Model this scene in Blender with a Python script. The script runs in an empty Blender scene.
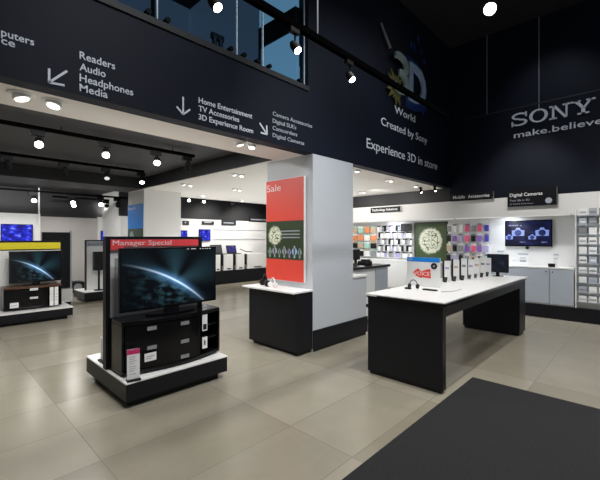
import bpy, bmesh, math, random
from mathutils import Vector, Matrix
random.seed(7)
S = bpy.context.scene
COL = S.collection
PI = math.pi

# ---------------------------------------------------------------- camera
F = 365.0; CX = 300.0; CY = 238.0; EYE = 1.5
AL = math.atan2(350, 365); SA, CA = math.sin(AL), math.cos(AL)
cd = bpy.data.cameras.new('camera'); cam = bpy.data.objects.new('camera', cd); COL.objects.link(cam)
cam.location = (0, 0, EYE); cam.rotation_euler = (PI/2, 0, AL - PI/2)
cd.sensor_width = 36; cd.lens = F/600*36; cd.shift_y = -2/600; cd.clip_start = .05
S.camera = cam
# ---------------------------------------------------------------- world, exposure
w = bpy.data.worlds.new('world'); S.world = w; w.use_nodes = True
w.node_tree.nodes['Background'].inputs[0].default_value = (.80, .90, 1, 1)
w.node_tree.nodes['Background'].inputs[1].default_value = .2
S.view_settings.view_transform = 'Standard'; S.view_settings.look = 'None'
S.view_settings.gamma = 1; S.view_settings.use_curve_mapping = False
S.view_settings.exposure = 0.0

def light_spot(name, loc, target, power, angle=110, size=.08, col=(1, .97, .92), blend=.8):
    l = bpy.data.lights.new(name, 'SPOT'); l.energy = power; l.spot_size = math.radians(angle)
    l.spot_blend = blend; l.shadow_soft_size = size; l.color = col
    o = bpy.data.objects.new(name, l); COL.objects.link(o); o.location = loc
    o.rotation_euler = (Vector(target) - Vector(loc)).to_track_quat('-Z', 'Y').to_euler()
    return o
def light_area(name, loc, target, power, sx, sy, col=(1, .99, .97)):
    l = bpy.data.lights.new(name, 'AREA'); l.shape = 'RECTANGLE'; l.size = sx; l.size_y = sy
    l.energy = power; l.color = col
    o = bpy.data.objects.new(name, l); COL.objects.link(o); o.location = loc
    o.rotation_euler = (Vector(target) - Vector(loc)).to_track_quat('-Z', 'Y').to_euler()
    return o
# added spots lighting the double-height hall, no fixtures built (all above the picture)
for i, (x, y, k) in enumerate(((1.2, .6, .62), (3.4, 1.0, 1.5), (6.3, .3, .75), (2.0, -1.4, .7), (5.0, -1.6, .7))):
    light_spot('hall_fill_spot', (x, y, 5.5), (x, y, 0), 400*k, 95, .12, (1, .98, .95))
for x in (1.6, 4.2): light_spot('fascia_fill_spot', (x, -.4, 5.4), (x+.3, 3.2, 2.6), 330, 62, .12, (.93, .96, 1))  # added spots without fixtures, brighten the fascia and its lettering
# added area lights that brighten the low sales floor, no fixtures built
light_area('sales_floor_fill', (1.6, 4.6, 2.83), (1.6, 4.6, 0), 50, 2.2, .3)
light_area('sales_floor_fill', (1.4, 6.3, 2.83), (1.4, 6.3, 0), 60, 2.2, .3)
light_area('sales_floor_fill', (1.4, 10.0, 2.83), (1.6, 11.6, 0), 130, 2.2, .3)
light_area('ceiling_fill_light', (1.6, 3.95, 1.65), (1.6, 3.6, 3), 4, 2.0, .25)  # added mid-air fill under the soffit, no lamp body
# added fill lights in mid-air, without lamp bodies, to brighten the white ceiling
light_area('ceiling_fill_light', (5.9, 5.4, 1.2), (5.9, 5.4, 3), 26, 3.5, 2.5)
light_area('ceiling_fill_light', (6.2, 8.2, 1.2), (6.2, 8.2, 3), 30, 4.5, 1.5)

# ---------------------------------------------------------------- pixel helpers (points on real planes)
def ray(u, v):
    r = (u-CX)/F; z = -(v-CY)/F
    return Vector((r*SA+CA, -r*CA+SA, z))
def on_x(u, v, X):
    d = ray(u, v); t = X/d.x; return Vector((X, d.y*t, EYE+d.z*t))
def on_y(u, v, Y):
    d = ray(u, v); t = Y/d.y; return Vector((d.x*t, Y, EYE+d.z*t))
def on_z(u, v, Z):
    d = ray(u, v); t = (Z-EYE)/d.z; return Vector((d.x*t, d.y*t, Z))

# ---------------------------------------------------------------- materials
def nodes(name):
    m = bpy.data.materials.new(name); m.use_nodes = True
    nt = m.node_tree; b = nt.nodes['Principled BSDF']
    return m, nt, b
def mat(name, col, rough=.5, metal=0, noise=.06, scale=6, spec=.5, emit=None, estr=0, trans=0, bump=0):
    m, nt, b = nodes(name)
    b.inputs['Roughness'].default_value = rough; b.inputs['Metallic'].default_value = metal
    b.inputs['Specular IOR Level'].default_value = spec
    if trans: b.inputs['Transmission Weight'].default_value = trans
    if emit: b.inputs['Emission Color'].default_value = (*emit, 1); b.inputs['Emission Strength'].default_value = estr
    tc = nt.nodes.new('ShaderNodeTexCoord'); n = nt.nodes.new('ShaderNodeTexNoise'); n.inputs['Scale'].default_value = scale
    n.inputs['Detail'].default_value = 4
    nt.links.new(tc.outputs['Object'], n.inputs['Vector'])
    mx = nt.nodes.new('ShaderNodeMix'); mx.data_type = 'RGBA'
    mx.inputs[6].default_value = (*[c*(1-noise) for c in col], 1); mx.inputs[7].default_value = (*[min(1, c*(1+noise)) for c in col], 1)
    nt.links.new(n.outputs['Fac'], mx.inputs[0]); nt.links.new(mx.outputs[2], b.inputs['Base Color'])
    if bump:
        bp = nt.nodes.new('ShaderNodeBump'); bp.inputs['Strength'].default_value = bump
        nt.links.new(n.outputs['Fac'], bp.inputs['Height']); nt.links.new(bp.outputs[0], b.inputs['Normal'])
    return m
def math_node(nt, op, a, b=None, c=None):
    n = nt.nodes.new('ShaderNodeMath'); n.operation = op
    for i, v in enumerate((a, b, c)):
        if v is None: continue
        if isinstance(v, (int, float)): n.inputs[i].default_value = v
        else: nt.links.new(v, n.inputs[i])
    return n.outputs[0]
M = {}
M['fascia'] = mat('navy_black_paint', (.0036, .0060, .0150), .6, spec=.22, scale=1.5, noise=.25)
M['dark_wall'] = mat('dark_charcoal_paint', (.014, .014, .017), .55, scale=2, noise=.15)
M['dark_ceiling'] = mat('charcoal_ceiling_paint', (.062, .061, .067), .7, scale=1.2, noise=.1)
M['hall_ceiling'] = mat('black_hall_ceiling', (.006, .006, .008), .8)
M['beam'] = mat('black_beam_paint', (.012, .012, .014), .6)
M['ceil_white'] = mat('white_ceiling_paint', (.82, .80, .76), .7, scale=1, noise=.03)
M['soffit'] = mat('beige_white_soffit', (.80, .75, .70), .7, scale=1, noise=.04)
M['white_paint'] = mat('white_wall_paint', (.78, .78, .77), .6, scale=1.5, noise=.03)
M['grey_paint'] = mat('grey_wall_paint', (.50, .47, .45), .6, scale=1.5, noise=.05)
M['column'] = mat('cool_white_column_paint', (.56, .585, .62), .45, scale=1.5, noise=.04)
M['black_lam'] = mat('black_laminate', (.0085, .0092, .0125), .4, scale=30, noise=.1, spec=.25)
M['black_gloss'] = mat('glossy_black', (.004, .004, .005), .15, spec=.3)
M['black_matte'] = mat('matte_black_plastic', (.008, .008, .009), .5, spec=.3)
M['black_metal'] = mat('black_powder_coat', (.0035, .0035, .004), .6, 0, spec=.12)
M['rail_black'] = mat('dull_black_rail', (.0015, .0015, .0018), .8, spec=.0)
M['white_lam'] = mat('white_laminate', (.85, .85, .84), .3, scale=20, noise=.02)
M['white_card'] = mat('white_card', (.85, .85, .85), .5, noise=.02)
M['grey_lam'] = mat('light_grey_laminate', (.42, .46, .52), .4, noise=.03)
M['grey_panel'] = mat('grey_backing_panel', (.33, .36, .40), .5, noise=.05)
M['chrome'] = mat('brushed_steel', (.6, .6, .62), .25, 1)
M['red'] = mat('coral_red_print', (.78, .07, .045), .4, noise=.05, scale=2)
M['header_red'] = mat('red_header_print', (.85, .07, .08), .4, noise=.04)
M['yellow'] = mat('yellow_header_print', (.85, .72, .02), .4, noise=.04)
M['blue'] = mat('bright_blue_print', (.0, .24, .80), .4, noise=.08, scale=2)
M['magenta'] = mat('magenta_print', (.6, .03, .16), .4)
M['letter'] = mat('pale_lettering_vinyl', (.78, .81, .88), .5, noise=.02)
M['letter_white'] = mat('white_lettering_vinyl', (.85, .85, .87), .5, noise=.02)
M['letter_grey'] = mat('grey_lettering_vinyl', (.38, .40, .46), .5, noise=.02)
M['pink_letter'] = mat('pale_pink_lettering', (1, .78, .78), .5, noise=.02)
M['green'] = mat('dark_green_print', (.035, .065, .018), .4, noise=.5, scale=3)
M['lens_soft'] = mat('lit_downlight_lens', (1, 1, 1), .3, emit=(1, .95, .88), estr=3)
M['lens'] = mat('lit_lamp_lens', (1, 1, 1), .3, emit=(1, .97, .93), estr=14)
M['lens_dim'] = mat('dim_lamp_lens', (.5, .5, .5), .3, emit=(1, .97, .93), estr=.5)
M['rim'] = mat('lamp_trim_white', (.8, .8, .78), .4)
M['flower'] = mat('yellow_petal_print', (.13, .12, .035), .5, noise=.4, scale=8)
M['paleblue'] = mat('pale_blue_logo', (.38, .52, .72), .35, noise=.2, scale=5)
M['palegreen'] = mat('pale_green_logo', (.33, .44, .42), .4, noise=.3, scale=5)
M['deepblue'] = mat('deep_blue_logo', (.01, .035, .17), .4, noise=.5, scale=4)
M['wood_top'] = mat('brown_console_top', (.10, .045, .025), .3, noise=.3, scale=12)
M['lcd_grey'] = mat('grey_lcd_screen', (.05, .055, .06), .15)
M['orange'] = mat('orange_pack', (.75, .26, .10), .5, noise=.35, scale=25)
M['teal'] = mat('teal_pack', (.35, .62, .55), .5, noise=.3, scale=25)
M['tan'] = mat('tan_pack', (.55, .40, .28), .5, noise=.4, scale=25)
M['pink'] = mat('pink_case', (.75, .10, .22), .35, noise=.3, scale=30)
M['purple'] = mat('purple_case', (.22, .10, .42), .35, noise=.3, scale=30)
M['indigo'] = mat('indigo_case', (.06, .05, .35), .35, noise=.3, scale=30)
M['lilac'] = mat('lilac_case', (.42, .38, .62), .35, noise=.3, scale=30)
M['grey_case'] = mat('grey_case', (.25, .26, .27), .35, noise=.3, scale=30)

def floor_mat():
    m, nt, b = nodes('polished_beige_floor_tile')
    L = nt.links.new
    tc = nt.nodes.new('ShaderNodeTexCoord')
    mp = nt.nodes.new('ShaderNodeMapping'); mp.inputs['Location'].default_value = (.1, .18, 0)
    L(tc.outputs['Object'], mp.inputs['Vector'])
    br = nt.nodes.new('ShaderNodeTexBrick'); br.offset = .0; br.squash = 1
    br.inputs['Scale'].default_value = 1; br.inputs['Brick Width'].default_value = 1.2; br.inputs['Row Height'].default_value = .6
    br.inputs['Mortar Size'].default_value = .004; br.inputs['Mortar Smooth'].default_value = .2; br.inputs['Bias'].default_value = 0
    br.inputs['Color1'].default_value = (.0, .0, .0, 1); br.inputs['Color2'].default_value = (1, 1, 1, 1)
    br.inputs['Mortar'].default_value = (.5, .5, .5, 1)
    L(mp.outputs[0], br.inputs['Vector'])
    tone = nt.nodes.new('ShaderNodeValToRGB'); e = tone.color_ramp.elements
    e[0].color = (.245, .222, .170, 1); e[1].color = (.335, .308, .248, 1)
    L(br.outputs['Color'], tone.inputs[0])
    n = nt.nodes.new('ShaderNodeTexNoise'); n.inputs['Scale'].default_value = 2.2; n.inputs['Detail'].default_value = 7; n.inputs['Roughness'].default_value = .65
    L(tc.outputs['Object'], n.inputs['Vector'])
    rr = nt.nodes.new('ShaderNodeValToRGB'); rr.color_ramp.elements[0].position = .25; rr.color_ramp.elements[1].position = .78
    rr.color_ramp.elements[0].color = (.88, .88, .86, 1); rr.color_ramp.elements[1].color = (1.07, 1.07, 1.07, 1)
    L(n.outputs['Fac'], rr.inputs[0])
    mul = nt.nodes.new('ShaderNodeMix'); mul.data_type = 'RGBA'; mul.blend_type = 'MULTIPLY'; mul.inputs[0].default_value = 1
    L(tone.outputs[0], mul.inputs[6]); L(rr.outputs[0], mul.inputs[7])
    mo = nt.nodes.new('ShaderNodeMix'); mo.data_type = 'RGBA'
    L(br.outputs['Fac'], mo.inputs[0]); L(mul.outputs[2], mo.inputs[6]); mo.inputs[7].default_value = (.21, .19, .15, 1)
    L(mo.outputs[2], b.inputs['Base Color'])
    L(math_node(nt, 'MULTIPLY_ADD', n.outputs['Fac'], .06, .2), b.inputs['Roughness'])
    return m
M['floor'] = floor_mat()
def mat_mat():
    m, nt, b = nodes('charcoal_entrance_mat'); L = nt.links.new
    tc = nt.nodes.new('ShaderNodeTexCoord')
    n = nt.nodes.new('ShaderNodeTexNoise'); n.inputs['Scale'].default_value = 90; n.inputs['Detail'].default_value = 3
    L(tc.outputs['Object'], n.inputs['Vector'])
    r = nt.nodes.new('ShaderNodeValToRGB'); r.color_ramp.elements[0].position = .35; r.color_ramp.elements[1].position = .7
    r.color_ramp.elements[0].color = (.006, .006, .007, 1); r.color_ramp.elements[1].color = (.016, .0155, .018, 1)
    L(n.outputs['Fac'], r.inputs[0]); L(r.outputs[0], b.inputs['Base Color'])
    b.inputs['Roughness'].default_value = .95
    bp = nt.nodes.new('ShaderNodeBump'); bp.inputs['Strength'].default_value = .5; L(n.outputs['Fac'], bp.inputs['Height']); L(bp.outputs[0], b.inputs['Normal'])
    return m
M['mat'] = mat_mat()
def screen_mat(name, strength=1.0):
    """planet limb at sunrise, in the UV of the screen"""
    m, nt, b = nodes(name); L = nt.links.new
    uv = nt.nodes.new('ShaderNodeUVMap'); sp = nt.nodes.new('ShaderNodeSeparateXYZ'); L(uv.outputs[0], sp.inputs[0])
    x = math_node(nt, 'MULTIPLY', sp.outputs[0], 1.7); y = sp.outputs[1]
    dx = math_node(nt, 'ADD', x, .465); dy = math_node(nt, 'ADD', y, 1.895)
    d = math_node(nt, 'SQRT', math_node(nt, 'ADD', math_node(nt, 'MULTIPLY', dx, dx), math_node(nt, 'MULTIPLY', dy, dy)))
    e = math_node(nt, 'SUBTRACT', d, 2.695)
    hx = math_node(nt, 'SUBTRACT', x, .90); hy = math_node(nt, 'SUBTRACT', y, .40)
    h2 = math_node(nt, 'ADD', math_node(nt, 'MULTIPLY', hx, hx), math_node(nt, 'MULTIPLY', hy, hy))
    hot = math_node(nt, 'EXPONENT', math_node(nt, 'MULTIPLY', h2, -7.0))
    def gauss(v, k): return math_node(nt, 'EXPONENT', math_node(nt, 'MULTIPLY', math_node(nt, 'MULTIPLY', v, v), -k))
    hotn = math_node(nt, 'EXPONENT', math_node(nt, 'MULTIPLY', h2, -3.6))
    limb = math_node(nt, 'MULTIPLY', gauss(e, 3500), math_node(nt, 'MULTIPLY_ADD', hotn, 1.0, -.02))
    halo = math_node(nt, 'MULTIPLY', gauss(e, 160), math_node(nt, 'MULTIPLY_ADD', hot, .6, .0))
    inside = math_node(nt, 'LESS_THAN', e, 0)
    nz = nt.nodes.new('ShaderNodeTexNoise'); nz.inputs['Scale'].default_value = 9; nz.inputs['Detail'].default_value = 8; L(uv.outputs[0], nz.inputs['Vector'])
    cl = math_node(nt, 'MULTIPLY', math_node(nt, 'MAXIMUM', math_node(nt, 'SUBTRACT', nz.outputs['Fac'], .47), 0), 1.3)
    cl = math_node(nt, 'MULTIPLY', math_node(nt, 'MULTIPLY', cl, inside), math_node(nt, 'EXPONENT', math_node(nt, 'MULTIPLY', h2, -4.0)))
    ang = math_node(nt, 'ARCTAN2', hy, hx)
    wv = math_node(nt, 'MULTIPLY_ADD', math_node(nt, 'SINE', math_node(nt, 'MULTIPLY', ang, 5.0)), .5, .5)
    outside = math_node(nt, 'SUBTRACT', 1, inside)
    rays = math_node(nt, 'MULTIPLY', math_node(nt, 'MULTIPLY', wv, outside), math_node(nt, 'EXPONENT', math_node(nt, 'MULTIPLY', h2, -2.2)))
    cmb = nt.nodes.new('ShaderNodeCombineXYZ')
    def mixc(lc, hc, cc, rc):
        s = math_node(nt, 'MULTIPLY', limb, lc)
        s = math_node(nt, 'MULTIPLY_ADD', halo, hc, s); s = math_node(nt, 'MULTIPLY_ADD', cl, cc, s)
        return math_node(nt, 'MULTIPLY_ADD', rays, rc, s)
    L(math_node(nt, 'ADD', mixc(.62, .12, .12, .014), .001), cmb.inputs[0])
    L(math_node(nt, 'ADD', mixc(.80, .32, .34, .042), .002), cmb.inputs[1])
    L(math_node(nt, 'ADD', mixc(1.0, .62, .42, .055), .003), cmb.inputs[2])
    L(cmb.outputs[0], b.inputs['Emission Color']); b.inputs['Emission Strength'].default_value = strength
    b.inputs['Base Color'].default_value = (.003, .003, .004, 1); b.inputs['Roughness'].default_value = .2; b.inputs['Specular IOR Level'].default_value = .15
    return m
M['earth'] = screen_mat('tv_picture_of_planet_limb', 1.1)
def blob_screen(name, c1, c2, c3, sc, strength, lo=.4, hi=.7, vor=False):
    m, nt, b = nodes(name); L = nt.links.new
    uv = nt.nodes.new('ShaderNodeUVMap')
    n = nt.nodes.new('ShaderNodeTexNoise'); n.inputs['Scale'].default_value = sc; n.inputs['Detail'].default_value = 3
    L(uv.outputs[0], n.inputs['Vector'])
    r = nt.nodes.new('ShaderNodeValToRGB'); e = r.color_ramp.elements
    e[0].position = lo; e[0].color = (*c1, 1); e[1].position = hi; e[1].color = (*c3, 1)
    k = e.new((lo+hi)/2); k.color = (*c2, 1)
    L(n.outputs['Fac'], r.inputs[0]); L(r.outputs[0], b.inputs['Emission Color']); b.inputs['Emission Strength'].default_value = strength
    b.inputs['Base Color'].default_value = (.004, .004, .005, 1); b.inputs['Roughness'].default_value = .3; b.inputs['Specular IOR Level'].default_value = .15
    return m
M['blue_screen'] = blob_screen('blue_tv_picture', (.01, .01, .22), (.02, .03, .75), (.25, .35, 1), 4, 1.0)
M['blue_screen2'] = blob_screen('violet_laptop_picture', (.02, .02, .10), (.05, .05, .28), (.2, .2, .5), 5, .8)
M['navy_screen'] = blob_screen('navy_tv_background', (.003, .004, .02), (.008, .01, .06), (.02, .03, .14), 3, 1.0)
M['navy_glow'] = mat('glowing_camera_picture', (.1, .1, .2), .3, emit=(.25, .36, .85), estr=.7, noise=.3, scale=30)
M['navy_text'] = mat('glowing_screen_text', (.1, .1, .2), .3, emit=(.35, .4, .8), estr=.8)
M['dull_screen'] = blob_screen('dim_monitor_picture', (.008, .009, .014), (.015, .02, .04), (.12, .14, .22), 3, .8, .45, .8)
def disc_print(name, fg=(.75, .78, .62), bg=(.045, .075, .022), cx=.5, cy=.5, r=.33, asp=1.0):
    m, nt, b = nodes(name); L = nt.links.new
    uv = nt.nodes.new('ShaderNodeUVMap'); sp = nt.nodes.new('ShaderNodeSeparateXYZ'); L(uv.outputs[0], sp.inputs[0])
    x = math_node(nt, 'SUBTRACT', sp.outputs[0], cx); y = math_node(nt, 'MULTIPLY', math_node(nt, 'SUBTRACT', sp.outputs[1], cy), asp)
    d = math_node(nt, 'SQRT', math_node(nt, 'ADD', math_node(nt, 'MULTIPLY', x, x), math_node(nt, 'MULTIPLY', y, y)))
    n = nt.nodes.new('ShaderNodeTexNoise'); n.inputs['Scale'].default_value = 16; n.inputs['Detail'].default_value = 1; L(uv.outputs[0], n.inputs['Vector'])
    nz = math_node(nt, 'MULTIPLY_ADD', n.outputs['Fac'], .1, -.05)
    mask = nt.nodes.new('ShaderNodeMapRange'); mask.inputs[1].default_value = r+.03; mask.inputs[2].default_value = r-.03; mask.inputs[3].default_value = 0; mask.inputs[4].default_value = 1
    L(math_node(nt, 'ADD', d, nz), mask.inputs[0])
    w = nt.nodes.new('ShaderNodeTexNoise'); w.inputs['Scale'].default_value = 11; w.inputs['Detail'].default_value = 0; L(uv.outputs[0], w.inputs['Vector'])
    band = math_node(nt, 'ABSOLUTE', math_node(nt, 'SUBTRACT', w.outputs['Fac'], .5))
    ink = math_node(nt, 'GREATER_THAN', band, .045)
    core = math_node(nt, 'LESS_THAN', d, r*.8)
    keep = math_node(nt, 'MAXIMUM', ink, math_node(nt, 'SUBTRACT', 1, core))
    fac = math_node(nt, 'MULTIPLY', mask.outputs[0], keep)
    mx = nt.nodes.new('ShaderNodeMix'); mx.data_type = 'RGBA'; L(fac, mx.inputs[0]); mx.inputs[6].default_value = (*bg, 1); mx.inputs[7].default_value = (*fg, 1)
    L(mx.outputs[2], b.inputs['Base Color']); b.inputs['Roughness'].default_value = .4
    return m
M['disc_sign'] = disc_print('green_sign_with_pale_badge', (.8, .82, .66), (.05, .085, .025), .5, .55, .36, 1.15)
M['disc_poster'] = disc_print('green_poster_with_pale_badge', (.75, .78, .6), (.03, .05, .018), .25, .62, .17, .75)
def glass(name, tint=(.75, .88, .95)):
    m = bpy.data.materials.new(name); m.use_nodes = True; nt = m.node_tree; nt.nodes.clear()
    o = nt.nodes.new('ShaderNodeOutputMaterial'); mx = nt.nodes.new('ShaderNodeMixShader'); t = nt.nodes.new('ShaderNodeBsdfTransparent')
    g = nt.nodes.new('ShaderNodeBsdfGlossy'); g.inputs['Roughness'].default_value = .05; t.inputs[0].default_value = (*tint, 1)
    lw = nt.nodes.new('ShaderNodeLayerWeight'); lw.inputs['Blend'].default_value = .5
    fr = math_node(nt, 'MULTIPLY_ADD', math_node(nt, 'POWER', lw.outputs['Facing'], 5.0), .6, .03)
    nt.links.new(fr, mx.inputs[0]); nt.links.new(t.outputs[0], mx.inputs[1]); nt.links.new(g.outputs[0], mx.inputs[2]); nt.links.new(mx.outputs[0], o.inputs[0])
    return m
M['glass'] = glass('balustrade_glass')
M['edge_glass'] = mat('bright_glass_edge', (.7, .82, .9), .2, noise=.05)
M['glow_blue'] = mat('glowing_blue_panel', (.1, .2, .3), .3, emit=(.12, .22, .31), estr=1.0, noise=.2, scale=1)  # glow put into the panel for the bright blue seen through the glass
M['glow_dim'] = mat('dim_glow_blue_panel', (.05, .08, .12), .3, emit=(.028, .041, .062), estr=1.0, noise=.2, scale=1)  # weaker painted glow for the darker blue parts of the mezzanine
M['acrylic'] = glass('clear_acrylic', (.93, .95, .96))

# ---------------------------------------------------------------- mesh helpers
ORG = {}
class MB:
    def __init__(s): s.bm = bmesh.new(); s.uvq = []
    def box(s, x0, x1, y0, y1, z0, z1):
        x0, x1 = sorted((x0, x1)); y0, y1 = sorted((y0, y1)); z0, z1 = sorted((z0, z1))
        v = [s.bm.verts.new(p) for p in ((x0,y0,z0),(x1,y0,z0),(x1,y1,z0),(x0,y1,z0),(x0,y0,z1),(x1,y0,z1),(x1,y1,z1),(x0,y1,z1))]
        for f in ((0,3,2,1),(4,5,6,7),(0,1,5,4),(1,2,6,5),(2,3,7,6),(3,0,4,7)): s.bm.faces.new([v[i] for i in f])
        return s
    def obox(s, c, ax, ay, az, hx, hy, hz):
        """box about centre c along unit axes ax, ay, az"""
        c = Vector(c); A = [Vector(a).normalized()*h for a, h in ((ax,hx),(ay,hy),(az,hz))]
        v = [s.bm.verts.new(c + A[0]*i + A[1]*j + A[2]*k) for k in (-1,1) for i, j in ((-1,-1),(1,-1),(1,1),(-1,1))]
        for f in ((0,3,2,1),(4,5,6,7),(0,1,5,4),(1,2,6,5),(2,3,7,6),(3,0,4,7)): s.bm.faces.new([v[i] for i in f])
        return s
    def tube(s, p0, p1, r0, r1=None, n=16, caps=True):
        p0, p1 = Vector(p0), Vector(p1); r1 = r0 if r1 is None else r1
        d = (p1-p0).normalized(); a = d.orthogonal().normalized(); b = d.cross(a)
        R = [[s.bm.verts.new(p + (a*math.cos(2*PI*i/n) + b*math.sin(2*PI*i/n))*r) for i in range(n)] for p, r in ((p0,r0),(p1,r1))]
        for i in range(n): s.bm.faces.new((R[0][i], R[0][(i+1)%n], R[1][(i+1)%n], R[1][i]))
        if caps: s.bm.faces.new(R[0][::-1]); s.bm.faces.new(R[1])
        return s
    def path(s, pts, r, n=8):
        for a, b in zip(pts, pts[1:]): s.tube(a, b, r, n=n)
        return s
    def prism(s, poly, d):
        """poly: list of 3D points, extruded by vector d"""
        a = [s.bm.verts.new(p) for p in poly]; b = [s.bm.verts.new(Vector(p)+Vector(d)) for p in poly]
        s.bm.faces.new(a[::-1]); s.bm.faces.new(b)
        for i in range(len(a)): j = (i+1) % len(a); s.bm.faces.new((a[i], a[j], b[j], b[i]))
        return s
    def build(s, name, m, parent=None, bevel=0, smooth=False, loc=None):
        bmesh.ops.recalc_face_normals(s.bm, faces=s.bm.faces[:])
        org = ORG[parent.name] if parent else Vector(loc) if loc is not None else None
        if org is None:
            vs = [v.co for v in s.bm.verts]
            org = Vector((sum(v.x for v in vs)/len(vs), sum(v.y for v in vs)/len(vs), min(v.z for v in vs)))
        for v in s.bm.verts: v.co -= org
        me = bpy.data.meshes.new(name); s.bm.to_mesh(me); s.bm.free()
        if smooth:
            for p in me.polygons: p.use_smooth = True
        me.materials.append(M[m])
        o = bpy.data.objects.new(name, me); COL.objects.link(o)
        if parent: o.parent = parent
        else: o.location = org
        ORG[o.name] = org
        if bevel:
            b = o.modifiers.new('bevel', 'BEVEL'); b.width = bevel; b.segments = 2; b.limit_method = 'ANGLE'
        return o
def empty(name, loc):
    o = bpy.data.objects.new(name, None); COL.objects.link(o); o.location = loc; o.empty_display_size = .1; ORG[o.name] = Vector(loc); return o
def tag(o, label=None, cat=None, group=None, kind=None):
    if label: o['label'] = label
    if cat: o['category'] = cat
    if group: o['group'] = group
    if kind: o['kind'] = kind
    return o
def struct(o): o['kind'] = 'structure'; return o
def box(name, m, b, parent=None, bevel=0): return MB().box(*b).build(name, m, parent, bevel)
def quad(name, m, pts, parent=None):
    """flat face with 0..1 UV: pts bottom-left, bottom-right, top-right, top-left"""
    org = ORG[parent.name] if parent else Vector(pts[0])
    me = bpy.data.meshes.new(name); me.from_pydata([Vector(p)-org for p in pts], [], [(0,1,2,3)])
    uv = me.uv_layers.new(name='UVMap')
    for i, c in enumerate(((0,0),(1,0),(1,1),(0,1))): uv.data[i].uv = c
    me.materials.append(M[m]); o = bpy.data.objects.new(name, me); COL.objects.link(o)
    if parent: o.parent = parent
    else: o.location = org
    ORG[o.name] = org
    return o
def text_mesh(body, name='lettering', bold=0, spacing=1.0):
    c = bpy.data.curves.new(name, 'FONT'); c.body = body; c.extrude = .5; c.offset = bold; c.space_character = spacing; c.resolution_u = 3
    t = bpy.data.objects.new(name, c); COL.objects.link(t)
    bpy.context.view_layer.update()
    me = bpy.data.meshes.new_from_object(t.evaluated_get(bpy.context.evaluated_depsgraph_get())); me.name = name
    COL.objects.unlink(t); bpy.data.objects.remove(t)
    xs = [v.co.x for v in me.vertices]
    return me, min(xs), max(xs)
def text(name, body, m, p0, right, up, width, height, parent=None, thick=.004, bold=0, spacing=1.0):
    """lettering: baseline-left p0, fitted to width x cap height, raised off its wall; every word its own mesh"""
    full, fx0, fx1 = text_mesh(body, name, bold, spacing)
    R, U = Vector(right).normalized(), Vector(up).normalized(); N = R.cross(U)
    sx = width/(fx1-fx0); sy = height/.70
    words = body.split(' '); out = None
    for k, wd in enumerate(words):
        if len(words) == 1: me, off = full, -fx0
        else:
            me, x0, x1 = text_mesh(wd, name, bold, spacing)
            pre, a0, a1 = text_mesh(' '.join(words[:k+1]), name, bold, spacing)
            off = (a1 - a0) - x1
            bpy.data.meshes.remove(pre)
        org = ORG[parent.name] if parent else Vector(p0)
        for v in me.vertices:
            q = v.co.copy(); v.co = Vector(p0) + R*((q.x+off)*sx) + U*(q.y*sy) + N*((q.z+.5)*thick) - org
        me.materials.clear(); me.materials.append(M[m])
        o = bpy.data.objects.new(name, me); COL.objects.link(o)
        if parent: o.parent = parent
        else: o.location = org
        ORG[o.name] = org; out = out or o
    return out
AX, BX, UP = (1,0,0), (0,-1,0), (0,0,1)   # reading directions on the two wall families

# ---------------------------------------------------------------- the setting
HC = 2.61; HD = 2.85; YF = 3.2; XW = 8.15; ROOF = 5.7
struct(box('floor', 'floor', (-3.2, 9.9, -3.2, 12.5, -.1, 0)))
# dark fascia over the sales floor, with the opening of the mezzanine
m = MB(); m.box(-3.2, 3.49, YF, YF+.15, HC, 3.40); m.box(3.49, XW, YF, YF+.15, HC, ROOF)
fas = struct(m.build('wall_front', 'fascia'))
struct(box('trim_1', 'beam', (-3.2, 3.49, YF-.02, YF+.17, 3.40, 3.46)))
# right wall: dark upper part, white header band, recessed backdrop
struct(box('wall_right', 'fascia', (XW, XW+.5, -3.2, YF, 2.31, ROOF)))
struct(box('wall_rear_right', 'dark_wall', (XW, XW+.5, YF, 6.4, 2.31, HC)))
struct(box('trim_2', 'white_paint', (XW-.01, XW+.5, -3.2, 6.4, 1.93, 2.31)))
struct(box('wall_niche', 'white_paint', (XW+.32, XW+.5, -3.2, 6.4, 0, 1.93)))
struct(box('wall_side', 'white_paint', (9.6, 9.8, 6.4, 10.7, 0, 2.15)))
struct(box('wall_side_upper', 'dark_wall', (9.6, 9.8, 6.4, 10.7, 2.15, HD)))
struct(box('wall_return', 'white_paint', (XW+.5, 9.8, 6.3, 6.4, 0, HD)))
# far walls
struct(box('wall_back', 'white_paint', (3.9, 9.8, 10.7, 10.85, 0, 2.12)))
struct(box('wall_back_upper', 'dark_wall', (3.9, 9.8, 10.7, 10.85, 2.12, HD)))
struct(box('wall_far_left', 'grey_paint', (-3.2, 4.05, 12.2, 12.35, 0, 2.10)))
struct(box('wall_far_left_upper', 'dark_wall', (-3.2, 4.05, 12.2, 12.35, 2.10, HD)))
struct(box('wall_step', 'white_paint', (3.9, 4.05, 10.85, 12.2, 0, HD)))
struct(box('wall_left', 'white_paint', (-3.35, -3.2, -3.2, 12.35, 0, ROOF)))
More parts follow.
